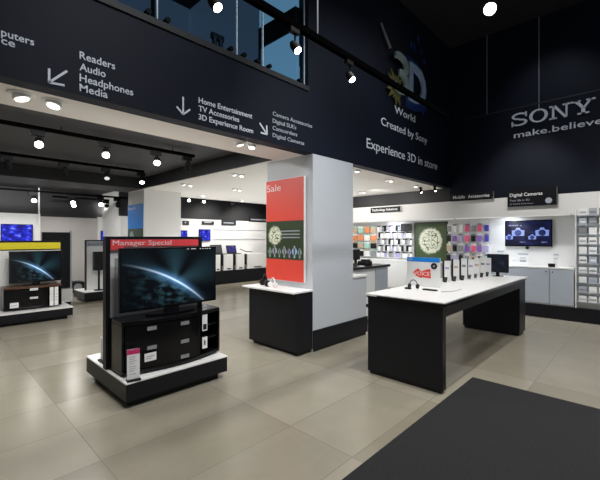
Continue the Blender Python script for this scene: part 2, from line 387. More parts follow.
# ceilings
struct(box('ceiling', 'soffit', (-3.2, XW+.5, YF+.15, 3.87, HC, HC+.4)))
struct(box('ceiling_white', 'ceil_white', (3.5, 9.8, 3.87, 9.15, HC, HC+.4)))
struct(box('ceiling_recess', 'dark_ceiling', (-3.2, 3.5, 3.87, 8.29, HD, HD+.15)))
struct(box('ceiling_beam', 'beam', (-3.2, 3.5, 8.29, 9.19, HC, HD+.15)))
struct(box('ceiling_far', 'dark_ceiling', (-3.2, 9.8, 9.19, 12.35, HD, HD+.15)))
struct(box('trim_3', 'beam', (3.47, 3.5, 3.87, 8.29, HC+.005, HD)))
struct(box('trim_4', 'beam', (3.5, 9.6, 9.15, 9.18, HC+.005, HD)))
struct(box('ceiling_hall', 'hall_ceiling', (-3.2, XW+.5, -3.2, YF+3, ROOF, ROOF+.1)))
# mezzanine behind the fascia
struct(box('floor_mezzanine', 'beam', (-3.2, 3.49, YF+.15, 6.2, 3.02, 3.2)))
mz = MB()
x = -3.2
while x < 3.4: mz.box(x, x+.045, 6.02, 6.08, 3.2, ROOF); x += 1.18
mz.box(-3.2, 3.49, 6.02, 6.08, 4.35, 4.41)
struct(box('window_1', 'glow_dim', (-3.2, 3.42, 6.1, 6.15, 3.2, ROOF)))
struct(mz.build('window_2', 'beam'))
struct(box('glow_panel_1', 'glow_blue', (3.44, 3.485, YF+.16, 4.08, 3.46, 4.25)))  # glowing panel added behind the right end of the glass
struct(box('wall_mezzanine', 'glow_dim', (3.44, 3.485, 4.12, 6.2, 3.2, ROOF)))
struct(box('trim_20', 'beam', (3.42, 3.487, YF+.16, 4.12, 4.25, 4.55)))
struct(box('trim_21', 'beam', (3.42, 3.487, 4.08, 4.12, 3.2, 4.25)))
struct(box('glow_panel_2', 'glow_blue', (3.44, 3.485, YF+.16, 4.12, 4.55, ROOF)))  # second added glowing panel, above the dark beam
# wall seams / cable drops on the right wall
for i, (u, v0, v1) in enumerate(((445, 60, 124), (487, 25, 115), (539, 8, 112))):
    a = on_x(u, v0, XW); b = on_x(u, v1, XW)
    struct(box('trim_%d' % (5+i), 'letter_grey' if i else 'dark_wall', (XW-.006, XW, a.y-.005, a.y+.005, b.z, a.z)))
struct(box('trim_8', 'dark_wall', (XW-.012, XW, -3.2, YF, 4.05, 4.075)))

# columns
def column(name, x0, y0, s=.9, m='column'):
    return struct(box(name, m, (x0, x0+s, y0, y0+s, 0, HC)))
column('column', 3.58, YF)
column('column', 3.53, 8.29, m='white_paint')

# ---------------------------------------------------------------- glass balustrade
seams = [-1.2, -.2, .62, on_y(157, 20, YF).x, on_y(236, 40, YF).x, on_y(262, 50, YF).x, 3.47]
seams = [-1.2, .05, on_y(157.5, 20, YF+.06).x, on_y(237, 40, YF+.06).x, on_y(263, 50, YF+.06).x, 3.48]
ordw = ['leftmost', 'second', 'third', 'fourth', 'fifth', 'sixth']
lab = ['far left tinted glass balustrade panel above the signs, outside the corner', 'tinted glass balustrade panel above the Readers sign', 'wide tinted glass balustrade panel with black post behind it', 'narrow tinted glass balustrade panel between two bright edges', 'brightest blue glass balustrade panel at right end by the dark wall']
for i, (a, b) in enumerate(zip(seams, seams[1:])):
    r = empty('glass_balustrade_panel', ((a+b)/2, YF+.06, 3.46))
    tag(r, lab[i], 'glass panel', 'balustrade panels of the mezzanine')
    box('pane', 'glass', (a+.012, b-.012, YF+.055, YF+.067, 3.46, 4.95), r)
    box('edge_strip', 'edge_glass', (b-.012, b, YF+.05, YF+.072, 3.46, 4.95), r)
    for dx in (a+.09, b-.09):
        MB().tube((dx, YF+.03, 3.53), (dx, YF+.09, 3.53), .025).build('clamp', 'black_metal', r)
r = empty('black_post', (2.1, YF+.18, 3.46)); tag(r, 'black double post with bright feet behind the balustrade glass', 'post')
q0 = on_y(213, 44, YF+.18)
for k, dx in enumerate((-.03, .045)):
    c = on_y(217, 40, YF+.18).x + dx
    MB().tube((c, YF+.18, 3.46), (c, YF+.18, 3.66), .020, .030).build('upright', 'black_matte', r)
    MB().tube((c-.01, YF+.15, 3.462), (c-.01, YF+.15, 3.50), .012).build('foot', 'chrome', r)
c = on_y(217, 40, YF+.18).x
box('cross_plate', 'black_matte', (c-.07, c+.08, YF+.16, YF+.2, 3.64, 3.70), r)

# ---------------------------------------------------------------- lettering on the fascia
def sign_text(body, u0, v0, u1, cap, m='letter', thick=.003, bold=0, Y=YF):
    """baseline-left pixel (u0,v0), right pixel u1, cap height in pixels at the left"""
    p = on_y(u0, v0, Y); q = on_y(u1, v0, Y); h = on_y(u0, v0-cap, Y).z - p.z
    return p - Vector((0, thick*.2, 0)), q.x-p.x, h
def sign_group(name, label, lines, m='letter', bold=0, arrow=None):
    p0 = on_y(lines[0][1], lines[0][2], YF)
    r = empty(name, (p0.x, YF, p0.z)); tag(r, label, 'wall lettering')
    for (body, u0, v0, u1, cap) in lines:
        p, wd, h = sign_text(body, u0, v0, u1, cap)
        text('text_line', body, m, p, AX, UP, wd, h, r, bold=bold)
    return r
sign_group('wall_lettering', 'pale words ending in puters and ce at the far left of the dark fascia', [
    ('puters', 1, 35.5, 34, 7.5), ('ce', 1, 43.5, 15, 7.5)], bold=.01)
sign_group('wall_lettering', 'Readers, Audio, Headphones, Media lettering on the dark fascia', [
    ('Readers', 79.5, 58.5, 115, 7.5), ('Audio', 79.5, 70, 105.5, 7.5), ('Headphones', 79.5, 81, 133, 7.5), ('Media', 79.5, 91, 107.5, 7.5)], bold=.01)
sign_group('wall_lettering', 'Home Entertainment, TV Accessories, 3D Experience Room lettering on the dark fascia', [
    ('Home Entertainment', 198.5, 102.6, 252, 5.5), ('TV Accessories', 198.5, 110.8, 239, 5.5), ('3D Experience Room', 198.5, 119.2, 253, 5.5)], bold=.01)
sign_group('wall_lettering', 'Camera Accessories, Digital SLRs, Camcorders, Digital Cameras lettering on the fascia', [
    ('Camera Accessories', 272.5, 115.2, 312, 4), ("Digital SLR's", 272.5, 122.4, 296, 4), ('Camcorders', 272.5, 129.5, 297, 4), ('Digital Cameras', 272.5, 136.8, 304, 4)], 'letter_grey', bold=.012)
sign_group('wall_lettering', 'Created by Sony, Experience 3D in store lettering below the 3D logo', [
    ('World', 394.5, 112.5, 415, 7.5), ('Created by Sony', 381, 124.5, 427, 8), ('Experience 3D in store', 366.5, 147.5, 437, 10)], 'letter')
def arrow(label, tipuv, tails, headlen, wdt):
    tip = on_y(*tipuv, YF); r = MB()
    def bar(a, b):
        a, b = Vector(a), Vector(b); d = (b-a); n = Vector((0,1,0)).cross(d).normalized()*wdt/2
        r.prism([a-n+Vector((0,-.004,0)), b-n+Vector((0,-.004,0)), b+n+Vector((0,-.004,0)), a+n+Vector((0,-.004,0))], (0,.003,0))
    for t in tails: bar(tip, on_y(*t, YF))
    o = r.build('direction_arrow', 'letter'); tag(o, label, 'arrow'); return o
arrow('white arrow pointing down left beside the Readers sign', (49, 82.5), ((67, 71), (49, 68.5), (64.5, 85.5)), 0, .016)
arrow('white arrow pointing straight down beside the Home Entertainment sign', (183, 114.5), ((183, 97), (176.5, 106.5), (190, 109.5)), 0, .016)
arrow('white arrow pointing down right beside the Camera Accessories sign', (267, 134.5), ((259.5, 123), (260.5, 132.5), (266.5, 125.5)), 0, .018)

# 3D logo with flower
lg = empty('logo_relief', (6.0, YF, 4.0)); tag(lg, 'large 3D logo with yellow flower on the dark fascia', 'logo')
def glyph(name, ch, m, u0, v0, u1, cap, off, bold, th=.03):
    p, wd, h = sign_text(ch, u0, v0, u1, cap); p = p + Vector((0, -off, 0))
    return text(name, ch, m, p, AX, UP, wd, h, lg, thick=th, bold=bold)
glyph('figure_three', '3', 'palegreen', 390, 91, 404, 40, .07, .01, .04)
glyph('letter_d_back', 'D', 'deepblue', 405.5, 103, 426, 46, 0, .05, .02)
glyph('letter_d', 'D', 'paleblue', 406.5, 99, 423, 37, .025, .02, .04)
pe = MB()
c0 = on_y(393, 88, YF)
for k in range(14):
    a = 2*PI*k/14 + .3; L1 = .32 if k % 3 else .22
    d = Vector((math.cos(a), 0, math.sin(a))); n = Vector((-math.sin(a), 0, math.cos(a)))
    b0 = c0 + Vector((0, -.06, 0))
    pe.prism([b0, b0 + d*L1*.45 + n*.045, b0 + d*L1, b0 + d*L1*.45 - n*.045], (0, .02, 0))
pe.build('flower', 'flower', lg)
a = on_y(379, 24, YF); b = on_y(388, 49, YF)
MB().tube(a+Vector((0,-.04,0)), b+Vector((0,-.04,0)), .014, .026).build('wand', 'grey_case', lg)
sm = MB()
for (u, v) in ((414, 48), (418, 40), (421, 52), (424, 62), (423, 112), (425, 108), (411, 45)):
    p = on_y(u, v, YF); sm.prism([p+Vector((-.05,-.01,0)), p+Vector((0,-.01,.1)), p+Vector((.05,-.01,.02)), p+Vector((0,-.01,-.08))], (0,.008,0))
sm.build('splash', 'deepblue', lg)

# SONY sign on the right wall (slab serif letters)
so = empty('wall_sign', (XW, 2.0, 3.7)); tag(so, 'large pale SONY letters with make.believe below on dark right wall', 'sign')
def slab(letter, y0, wd, z0, h):
    X = XW-.03; m = MB(); d = (.03, 0, 0)
    P = lambda a, b: Vector((X, y0 - a*wd, z0 + b*h))
    def poly(pts): m.prism([P(*p) for p in pts], d)
    def ring(cx, cy, rx, ry, tx, ty, a0=0, a1=2*PI, n=28):
        for i in range(n):
            t0 = a0+(a1-a0)*i/n; t1 = a0+(a1-a0)*(i+1)/n
            o = lambda t, k: (cx+(rx-k*tx)*math.cos(t), cy+(ry-k*ty)*math.sin(t))
            poly([o(t0,0), o(t1,0), o(t1,1), o(t0,1)])
    if letter == 'O': ring(.5, .5, .5, .5, .17, .09)
    if letter == 'N':
        poly([(.14,0),(.25,0),(.25,1),(.14,1)]); poly([(.80,0),(.89,0),(.89,1),(.80,1)])
        poly([(.14,1),(.32,1),(.89,0),(.74,0)])
        poly([(0,.9),(.3,.9),(.3,1),(0,1)]); poly([(0,0),(.38,0),(.38,.1),(0,.1)]); poly([(.66,.9),(1.02,.9),(1.02,1),(.66,1)])
    if letter == 'Y':
        poly([(.43,0),(.6,0),(.6,.45),(.43,.45)]); poly([(.08,1),(.27,1),(.6,.42),(.43,.42)]); poly([(.78,1),(.9,1),(.6,.42),(.48,.42)])
        poly([(-.02,.9),(.4,.9),(.4,1),(-.02,1)]); poly([(.64,.9),(1.02,.9),(1.02,1),(.64,1)]); poly([(.26,0),(.77,0),(.77,.1),(.26,.1)])
    if letter == 'S':
        ring(.5, .74, .44, .26, .15, .10, PI*.18, PI*1.5, 18)
        ring(.5, .26, .46, .26, .15, .10, -PI*.82, PI*.5, 18)
        poly([(.84,.66),(.93,.66),(.93,1),(.84,1)]); poly([(.05,0),(.14,0),(.14,.36),(.05,.36)])
    return m.build('letter_' + letter.lower(), 'letter', so)
z0 = 3.70; h = .25
ys = [on_x(u, 115, XW).y for u in (511, 529.5, 549.5, 571.5, 597)]
for L_, i in (('S', 0), ('O', 1), ('N', 2), ('Y', 3)):
    slab(L_, ys[i], (ys[i]-ys[i+1])*.93, z0, h)
text('strapline', 'make.believe', 'letter', Vector((XW, on_x(514, 136, XW).y, 3.475)), BX, UP, 1.36, .115, so, thick=.01, bold=.005)

# ================================================================ objects
def tv(label, bl, right, wd, h, scr='earth', stand=0, bez=.02, name='television', group=None, mount=0, depth=.04):
    """flat screen set facing the viewer: bl = bottom-left front corner"""
    bl = Vector(bl); R = Vector(right); N = R.cross(Vector(UP)); B = -N
    c = bl + R*wd/2
    r = empty(name, (c.x, c.y, bl.z - stand)); tag(r, label, 'TV', group)
    MB().obox(bl + R*wd/2 + Vector(UP)*h/2 + B*depth/2, R, B, UP, wd/2, depth/2, h/2).build('housing', 'black_gloss', r, bevel=.004)
    e = bez; o = N*.0015
    quad('screen', scr, (bl+R*e+Vector(UP)*e*1.3+o, bl+R*(wd-e)+Vector(UP)*e*1.3+o, bl+R*(wd-e)+Vector(UP)*(h-e)+o, bl+R*e+Vector(UP)*(h-e)+o), r)
    if stand:
        MB().obox(c + B*depth*.5 - Vector(UP)*(stand/2-.01), R, B, UP, wd*.07, .02, stand/2).build('neck', 'black_gloss', r)
        m = MB(); n = 24; pts = [c + B*depth*.5 + R*(math.cos(2*PI*i/n)*wd*.26) + N*(math.sin(2*PI*i/n)*.11) - Vector(UP)*stand for i in range(n)]
        m.prism(pts, (0,0,.012)); m.build('base', 'black_gloss', r)
    if mount: MB().obox(c + Vector(UP)*h/2 + B*(depth+mount/2), R, B, UP, wd*.2, mount/2, h*.25).build('wall_mount', 'black_metal', r)
    return r

def bowed_console(label, x0, x1, yb, yf, bow, z0, z1, n_shelf=2, top='black_gloss', cards=()):
    """media cabinet with a bowed front facing -y"""
    r = empty('media_console', ((x0+x1)/2, (yb+yf)/2, z0)); tag(r, label, 'TV cabinet')
    def outline(ins, z, k=16):
        w_ = x1-x0; pts = [Vector((x0+ins, yb, z)), ]
        for i in range(k+1):
            t = i/k; xx = x0+ins+(w_-2*ins)*t; pts.append(Vector((xx, yf + ins*.8 - bow*math.sin(PI*t), z)))
        pts.append(Vector((x1-ins, yb, z))); return pts
    for nm, z, th, mt, ins in (('top', z1-.035, .035, top, 0), ('bottom', z0+.02, .03, 'black_gloss', 0)):
        MB().prism(outline(ins, z), (0,0,th)).build(nm, mt, r, bevel=.004)
    hgt = z1-z0
    for i in range(n_shelf):
        MB().prism(outline(.02, z0+.05+(hgt-.085)*(i+1)/(n_shelf+1)), (0,0,.014)).build('shelf', 'black_gloss', r)
    xa, xb = x0+(x1-x0)*.02, x1-(x1-x0)*.02
    for xx in (x0, x1-.022): box('side_panel', 'black_gloss', (xx, xx+.022, yf, yb, z0+.05, z1-.035), r)
    for f in (.36, .73): 
        xx = x0+(x1-x0)*f; box('divider', 'black_gloss', (xx-.008, xx+.008, yf - bow*.6, yb, z0+.05, z1-.035), r)
    box('back_panel', 'black_matte', (x0, x1, yb-.012, yb, z0+.05, z1-.035), r)
    # curved smoked doors over the left two bays
    k = 16
    m = MB()
    for i in range(k):
        t0, t1 = .03+i/k*.68, .03+(i+1)/k*.68
        p = [Vector((x0+(x1-x0)*t, yf+.004-bow*math.sin(PI*t), z0+.055)) for t in (t0, t1)]
        m.prism([p[0], p[1], p[1]+Vector((0,.008,0)), p[0]+Vector((0,.008,0))], (0,0,hgt-.1))
    m.build('glass_door', 'black_gloss', r)
    for (t, f, wd) in cards:
        xx = x0+(x1-x0)*t; yy = yf-.002-bow*math.sin(PI*t); zz = z0+hgt*f
        box('label_plate', 'grey_case', (xx-wd/2, xx+wd/2, yy-.006, yy, zz, zz+.035), r)
    for xx in (x0+.06, x1-.06):
        MB().tube((xx, (yf+yb)/2, z0), (xx, (yf+yb)/2, z0+.022), .02).build('foot', 'black_matte', r)
    return r
def plaque(name, label, cat, bl, right, wd, h, parts, lean=0, base=True, th=.004, base_m='black_matte', group=None, body='white_card'):
    """upright printed card; parts = (name, material, x0, x1, z0, z1) in fractions"""
    bl = Vector(bl); R = Vector(right); N = R.cross(Vector(UP)); U = (Vector(UP) - N*math.tan(lean)*1.0).normalized(); B = -N
    c = bl + R*wd/2
    r = empty(name, tuple(c)); tag(r, label, cat, group)
    MB().obox(c + U*(h/2+.004) , R, B, U, wd/2, th/2, h/2).build('card', body, r)
    for (nm, mt, a, b, z0, z1) in parts:
        cc = bl + R*wd*(a+b)/2 + U*(h*(z0+z1)/2+.004) + R.cross(U)*(th/2+.0008)
        MB().obox(cc, R, R.cross(U), U, wd*(b-a)/2, .0006, h*(z1-z0)/2).build(nm, mt, r)
    if base: MB().obox(c + Vector(UP)*.008, R, B, UP, wd/2+.004, .03, .008).build('holder', base_m, r)
    return r

# ---------------------------------------------------------------- entrance mat
o = MB().box(-1.2, 4.1, -2.9, 1.37, 0, .012).build('entrance_mat', 'mat'); tag(o, 'large dark charcoal entrance mat on the tiled floor', 'mat')

# ---------------------------------------------------------------- front TV display unit
r = empty('display_unit', (1.77, 3.83, 0)); tag(r, 'black and white display unit with red Manager Special header panel', 'display unit')
box('plinth', 'black_matte', (1.30, 2.22, 3.35, 4.28, 0, .07), r)
box('body', 'black_lam', (1.24, 2.29, 3.28, 4.36, .07, .222), r, .002)
box('white_top', 'white_lam', (1.237, 2.295, 3.277, 4.365, .222, .236), r, .001)
YP = 3.79
box('left_post', 'black_lam', (1.235, 1.275, YP-.03, YP+.05, .236, 1.515), r)
box('right_post', 'black_lam', (2.235, 2.275, YP-.03, YP+.05, .236, 1.515), r)
box('top_rail', 'black_lam', (1.275, 2.235, YP-.03, YP+.05, 1.49, 1.515), r)
box('white_board', 'white_lam', (1.275, 2.235, YP, YP+.03, .236, 1.49), r)
box('grey_inset', 'grey_panel', (1.325, 2.19, YP-.004, YP, .29, 1.30), r)
hd = box('header_board', 'header_red', (1.278, 2.225, YP-.034, YP-.004, 1.415, 1.485), r)
box('header_tab', 'header_red', (1.278, 1.40, YP-.034, YP-.004, 1.385, 1.415), r)
text('header_text', 'Manager Special', 'pink_letter', Vector((1.295, YP-.0345, 1.428)), AX, UP, .60, .050, hd, thick=.002, bold=.0)
TY = 3.56
p = on_y(119.5, 315, TY)
t1 = tv('large TV showing a planet at sunrise in front of the red Manager Special panel', (p.x, TY, .795), AX, 1.045, .61, 'earth', stand=.055, bez=.018)
bx0 = p.x
r_ = t1
m = MB()
for i, (a, b) in enumerate(((.655, .675), (.70, .755), (.80, .815), (.83, .845), (.86, .875), (.885, .90), (.915, .93))):
    m.box(bx0+a*1.045, bx0+b*1.045, TY-.0035, TY-.002, .795+.585, .795+.593)
m.build('sticker_marks', 'letter_white', t1)
bowed_console('black bowed media console under the large planet TV', 1.262, 2.30, 3.74, 3.44, .09, .236, .735, cards=((.24, .80, .09), (.55, .80, .09), (.24, .44, .09), (.55, .44, .09), (.55, .14, .09)))
plaque('price_sign', 'tall narrow white price sign with magenta top at left foot of the console', 'sign', (1.262, 3.315, .236), Vector((.985,-.17,0)).normalized(), .105, .275,
       [('magenta_band', 'magenta', .0, 1, .84, 1)] + [('text_line', 'grey_case', .15, .15+.1*random.uniform(4, 7), z, z+.012) for z in (.75, .68, .61, .54, .44, .37, .30, .2)])
plaque('small_card', 'small white card leaning on front of the media console doors', 'card', (1.425, 3.335, .36), AX, .11, .075, [('text_line', 'grey_case', .1, .8, .55, .62), ('text_line', 'grey_case', .1, .6, .3, .36)], base=False)
for k, (lb, z, hh) in enumerate((('upper tall white label card in the right open bay of the console', .515, .17), ('lower white label card in the right open bay of the console', .33, .12))):
    plaque('label_card', lb, 'card', (2.06, 3.40, z), AX, .06, hh, [('dark_band', 'black_matte', .15, .85, .08, .42) if k == 0 else ('dark_band', 'black_matte', .35, .6, .3, .7)], base=False)
plaque('white_sign_board', 'white leaning board with black foot on rear left of the front platform', 'sign', (1.30, 4.10, .236), BX, .18, .24, [], th=.006)

# ---------------------------------------------------------------- left TV display unit (yellow header)
r = empty('display_unit', (1.3, 8.2, 0)); tag(r, 'display unit with yellow header and low black platform at left', 'display unit')
box('plinth', 'black_matte', (.55, 1.92, 7.88, 8.85, 0, .06), r)
box('body', 'black_lam', (.5, 1.99, 7.80, 8.95, .06, .20), r, .002)
box('white_top', 'white_lam', (.497, 1.993, 7.797, 8.953, .20, .222), r)
box('white_board', 'white_lam', (.55, 1.93, 8.40, 8.44, .222, 1.27), r)
box('frame', 'black_lam', (.53, 1.95, 8.44, 8.47, .222, 1.45), r)
box('top_rail', 'black_lam', (.53, 1.95, 8.38, 8.44, 1.415, 1.45), r)
box('header_board', 'yellow', (.55, 1.92, 8.37, 8.40, 1.29, 1.415), r)
tv('smaller TV with planet picture below the yellow header', (1.10, 8.2, .685), AX, .80, .575, 'earth', stand=.05, name='television')
bowed_console('dark media console with brown top under the smaller planet TV', 1.0, 1.86, 8.36, 8.02, .05, .222, .635, n_shelf=2, top='wood_top', cards=())
for (lb, a, z, w_, h_, Y) in (('upper white label on the doors of the left console', 1.36, .56, .12, .04, 7.955), ('lower white label on the doors of the left console', 1.36, .41, .12, .035, 7.955), ('square white price card low on the left console', 1.08, .28, .12, .09, 7.96)):
    plaque('label_card', lb, 'card', (a, Y, z), AX, w_, h_, [('text_line', 'grey_case', .1, .8, .4, .5)], base=False)
for i, xx in enumerate((1.66, 1.735)):
    plaque('tall_card', 'white tall card standing at right bay of the left console, %s one' % ('left' if i == 0 else 'right'), 'card', (xx, 7.97, .25), AX, .06, .34, [('text_line', 'grey_case', .2, .8, z, z+.02) for z in (.3, .45, .6)], base=False)

# ---------------------------------------------------------------- black board with base behind the left unit
r = empty('display_board', (2.0, 9.6, 0)); tag(r, 'tall plain black display board standing behind the yellow header unit', 'display panel')
xa, xb = on_y(41, 260, 9.6).x, on_y(70, 260, 9.6).x
box('plinth', 'black_matte', (xa+.03, xb-.02, 9.45, 9.85, 0, .07), r)
box('base', 'white_lam', (xa, xb, 9.4, 9.9, .07, .36), r)
box('board', 'black_lam', (xa+.02, xb, 9.6, 9.66, .36, 1.63), r)
box('edge', 'grey_lam', (xb, xb+.035, 9.58, 9.68, .07, 1.66), r)

# ---------------------------------------------------------------- small unit behind the front one
YS = 9.85
x0, x1 = on_y(85, 260, YS).x, on_y(85, 260, YS).x+1.0
r = empty('display_unit', (x0+.4, YS, 0)); tag(r, 'far display unit with white panel and grey header left of the red header', 'display unit')
box('plinth', 'black_matte', (x0-.05, x1, YS-.3, YS+.4, 0, .05), r)
box('body', 'black_lam', (x0-.12, x1+.05, YS-.38, YS+.45, .05, .22), r)
box('white_top', 'white_lam', (x0-.12, x1+.05, YS-.38, YS+.45, .22, .235), r)
box('white_board', 'white_lam', (x0+.03, x1, YS, YS+.03, .235, 1.42), r)
box('left_post', 'black_lam', (x0, x0+.03, YS-.02, YS+.04, .235, 1.45), r)
box('top_rail', 'black_lam', (x0+.03, x1, YS-.02, YS+.04, 1.42, 1.45), r)
hb = box('header_board', 'grey_lam', (x0+.04, x1, YS-.02, YS, 1.30, 1.41), r)
text('header_text', 'Sound Systems', 'black_matte', Vector((x0+.06, YS-.021, 1.325)), AX, UP, .6, .055, hb)
xs = on_y(98, 260, YS-.2).x
r = empty('floor_speaker', (xs, YS-.2, .235)); tag(r, 'black tall speaker on thin stand before the far white panel', 'speaker')
box('cabinet', 'black_matte', (xs-.1, xs+.12, YS-.28, YS-.14, .72, 1.17), r, .006)
MB().tube((xs+.02, YS-.2, .25), (xs+.02, YS-.2, .72), .022).build('stand', 'black_metal', r)
MB().tube((xs+.02, YS-.2, .235), (xs+.02, YS-.2, .25), .11, .1, n=24).build('foot', 'black_metal', r)
c = on_z(78, 293, 0)
r = empty('subwoofer', (c.x, c.y, 0)); tag(r, 'low black box speaker on floor left of the far platform', 'speaker')
box('cabinet', 'black_matte', (c.x-.16, c.x+.16, c.y, c.y+.4, .02, .30), r, .01)
MB().tube((c.x, c.y-.004, .16), (c.x, c.y+.01, .16), .1, n=24).build('cone', 'grey_case', r)
for dx in (-.12, .12): MB().tube((c.x+dx, c.y+.05, 0), (c.x+dx, c.y+.05, .022), .02).build('foot', 'black_matte', r)

# ---------------------------------------------------------------- far left wall pieces
YW = 12.2
a, b = on_y(0, 223, YW).x, on_y(32, 223, YW).x
o = box('wall_board', 'white_lam', (a-.4, on_y(40, 215, YW).x, YW-.05, YW, .0, 2.16)); tag(o, 'white backing board behind the blue TV on far left wall', 'panel')
tv('blue glowing TV on the far left wall above the yellow header', (a, YW-.12, on_y(20, 243, YW).z), AX, b-a, .5, 'blue_screen', bez=.015, mount=.03)
a = on_y(39, 210, YW-.3); MB_ = MB().tube((a.x, a.y, HD), (a.x, a.y, on_y(39, 222, YW-.3).z), .02).build('hanging_pole', 'white_lam'); tag(MB_, 'thin white vertical pole hanging near the far left wall', 'pole')
box_ = box('trim_9', 'white_lam', (on_y(97, 217, YW).x, 4.05, YW-.06, YW, 0, 2.14)); struct(box_)
a, b = on_y(101, 230, YW-.1).x, on_y(125, 230, YW-.1).x
tv('blue glowing TV on far wall just left of the white column with blue banner', (a, YW-.1, on_y(110, 246, YW).z), AX, b-a, .47, 'blue_screen', bez=.015, mount=.0)
o = box('sign_plate', 'dark_wall', (on_y(104, 220, YW-.1).x, on_y(125, 220, YW-.1).x, YW-.1, YW-.06, 1.93, 2.06)); tag(o, 'long dark sign plate above the blue TV left of white column', 'sign')

# ---------------------------------------------------------------- banner on the far column
XB = 3.53
r = empty('column_banner', (XB-.02, 8.7, 1.3)); tag(r, 'blue and green banner on the far white column', 'banner')
y0, y1 = on_x(142, 210, XB-.02).y, on_x(127.5, 210, XB-.02).y
y1 = min(y1, 9.17)
box('blue_part', 'blue', (XB-.02, XB, y0, y1, 1.72, 2.29), r); box('green_part', 'green', (XB-.02, XB, y0, y1, 1.30, 1.72), r)
text('banner_text', 'Rewards', 'letter', Vector((XB-.021, y1-.04, 2.17)), BX, UP, .42, .07, r, thick=.002)
MB().tube((XB-.024, y1-.24, 1.55), (XB-.02, y1-.24, 1.55), .11, n=24).build('pale_badge', 'palegreen', r)

# ---------------------------------------------------------------- laptop counter along the back wall
YC = 9.95
r = empty('wall_counter', (7.4, 10.3, 0)); tag(r, 'long black base counter along the far wall carrying white display blocks', 'counter')
box('plinth', 'black_matte', (4.6, 9.5, YC+.05, 10.65, 0, .06), r)
box('body', 'black_lam', (4.55, 9.55, YC, 10.68, .06, .44), r)
us = [(186, 202), (203, 214), (215, 220.5), (224, 233), (236.5, 244.5), (247.5, 266)]
ords = ['leftmost', 'second from left', 'third from left', 'fourth from left', 'fifth from left', 'rightmost wide']
for i, (ua, ub) in enumerate(us):
    xa, xb = on_y(ua, 260, YC+.03).x, on_y(ub, 260, YC+.03).x
    r = empty('display_block', ((xa+xb)/2, 10.3, .44)); tag(r, '%s white display block on the far black counter' % ords[i], 'display block', 'white blocks on the far counter')
    box('block', 'white_lam', (xa, xb, YC+.03, 10.62, .442, .96), r, .004)
    xm = xa+(xb-xa)*.35
    box('price_strip', 'black_matte', (xm, xm+(xb-xa)*.4, YC+.024, YC+.03, .475, .51), r)
for i, u in enumerate((222.3, 234.8, 246)):
    xx = on_y(u, 262, YC+.03).x
    r = empty('tower_speaker', (xx, YC+.1, .44)); tag(r, ['first', 'middle', 'third'][i] + ' slim black tower speaker between the white blocks of the far counter', 'speaker', 'tower speakers on the far counter')
    box('cabinet', 'black_matte', (xx-.04, xx+.04, YC+.035, YC+.13, .60, .96), r, .004)
    MB().tube((xx, YC+.1, .45), (xx, YC+.1, .60), .018).build('stem', 'black_metal', r)
    MB().tube((xx, YC+.1, .44), (xx, YC+.1, .452), .05).build('foot', 'black_metal', r)
def laptop(label, x, y, z, wd, scr):
    r = empty('laptop', (x, y, z)); tag(r, label, 'laptop', 'laptops on the far counter')
    box('keyboard_base', 'black_matte', (x-wd/2, x+wd/2, y-.13, y+.13, z, z+.022), r, .004)
    U = Vector((0, .25, .97)).normalized(); c = Vector((x, y+.14, z+.022))
    MB().obox(c+U*wd*.34, AX, U.cross(Vector(AX)), U, wd/2, .008, wd*.34).build('lid', 'black_matte', r)
    N = Vector(AX).cross(U); o = N*.0095
    quad('screen', scr, (c-Vector(AX)*(wd/2-.02)+U*.03+o, c+Vector(AX)*(wd/2-.02)+U*.03+o, c+Vector(AX)*(wd/2-.02)+U*(wd*.68-.02)+o, c-Vector(AX)*(wd/2-.02)+U*(wd*.68-.02)+o), r)
laptop('dark screened laptop on the far counter, right of the big TV edge', on_y(218.5, 250, 10.25).x, 10.2, .96, .44, 'lcd_grey')
laptop('violet screened laptop on the far counter, second from big TV', on_y(233.5, 250, 10.25).x, 10.2, .96, .40, 'blue_screen2')
o = MB().path([on_y(u, v, 10.2) for u, v in ((240, 249), (246, 251.5), (252, 252))], .012).build('cable', 'black_matte'); tag(o, 'black cable lying above the white blocks near poster', 'cable')
for (lb, u0, v0, u1, v1, s) in (('blue TV on far wall at right of the white column', 179, 230.5, 187.5, 241.5, 'blue_screen'), ('square blue TV on the back wall above the dark laptop', 199.5, 229.5, 210.5, 241, 'blue_screen')):
    a = on_y(u0, v1, 10.64); b = on_y(u1, v0, 10.64)
    tv(lb, a, AX, b.x-a.x, b.z-a.z, s, bez=.012, mount=.02)
for i, (u0, u1, v0, v1) in enumerate(((183, 189, 221, 225), (202.5, 214, 221.5, 224.5), (222, 236, 220.5, 225), (249.5, 268, 216.5, 221.5))):
    a = on_y(u0, v1, 10.66); b = on_y(u1, v0, 10.66)
    r = empty('sign_plate', ((a.x+b.x)/2, 10.66, a.z)); tag(r, ['tiny dark sign plate beside the far column', 'narrow dark sign plate above the square blue TV', 'dark sign plate with pale stripe at middle of far wall', 'long dark sign plate on far wall next to the poster column'][i], 'sign', 'dark sign plates on the far wall')
    box('plate', 'dark_wall', (a.x, b.x, 10.66, 10.70, a.z, b.z), r); box('pale_stripe', 'letter_grey', (a.x+.06, b.x-.1, 10.655, 10.66, a.z+.06, a.z+.1), r)
for z in (1.78, 1.45): struct(box('trim_10', 'grey_lam', (6.9, 9.6, 10.675, 10.7, z, z+.015)))

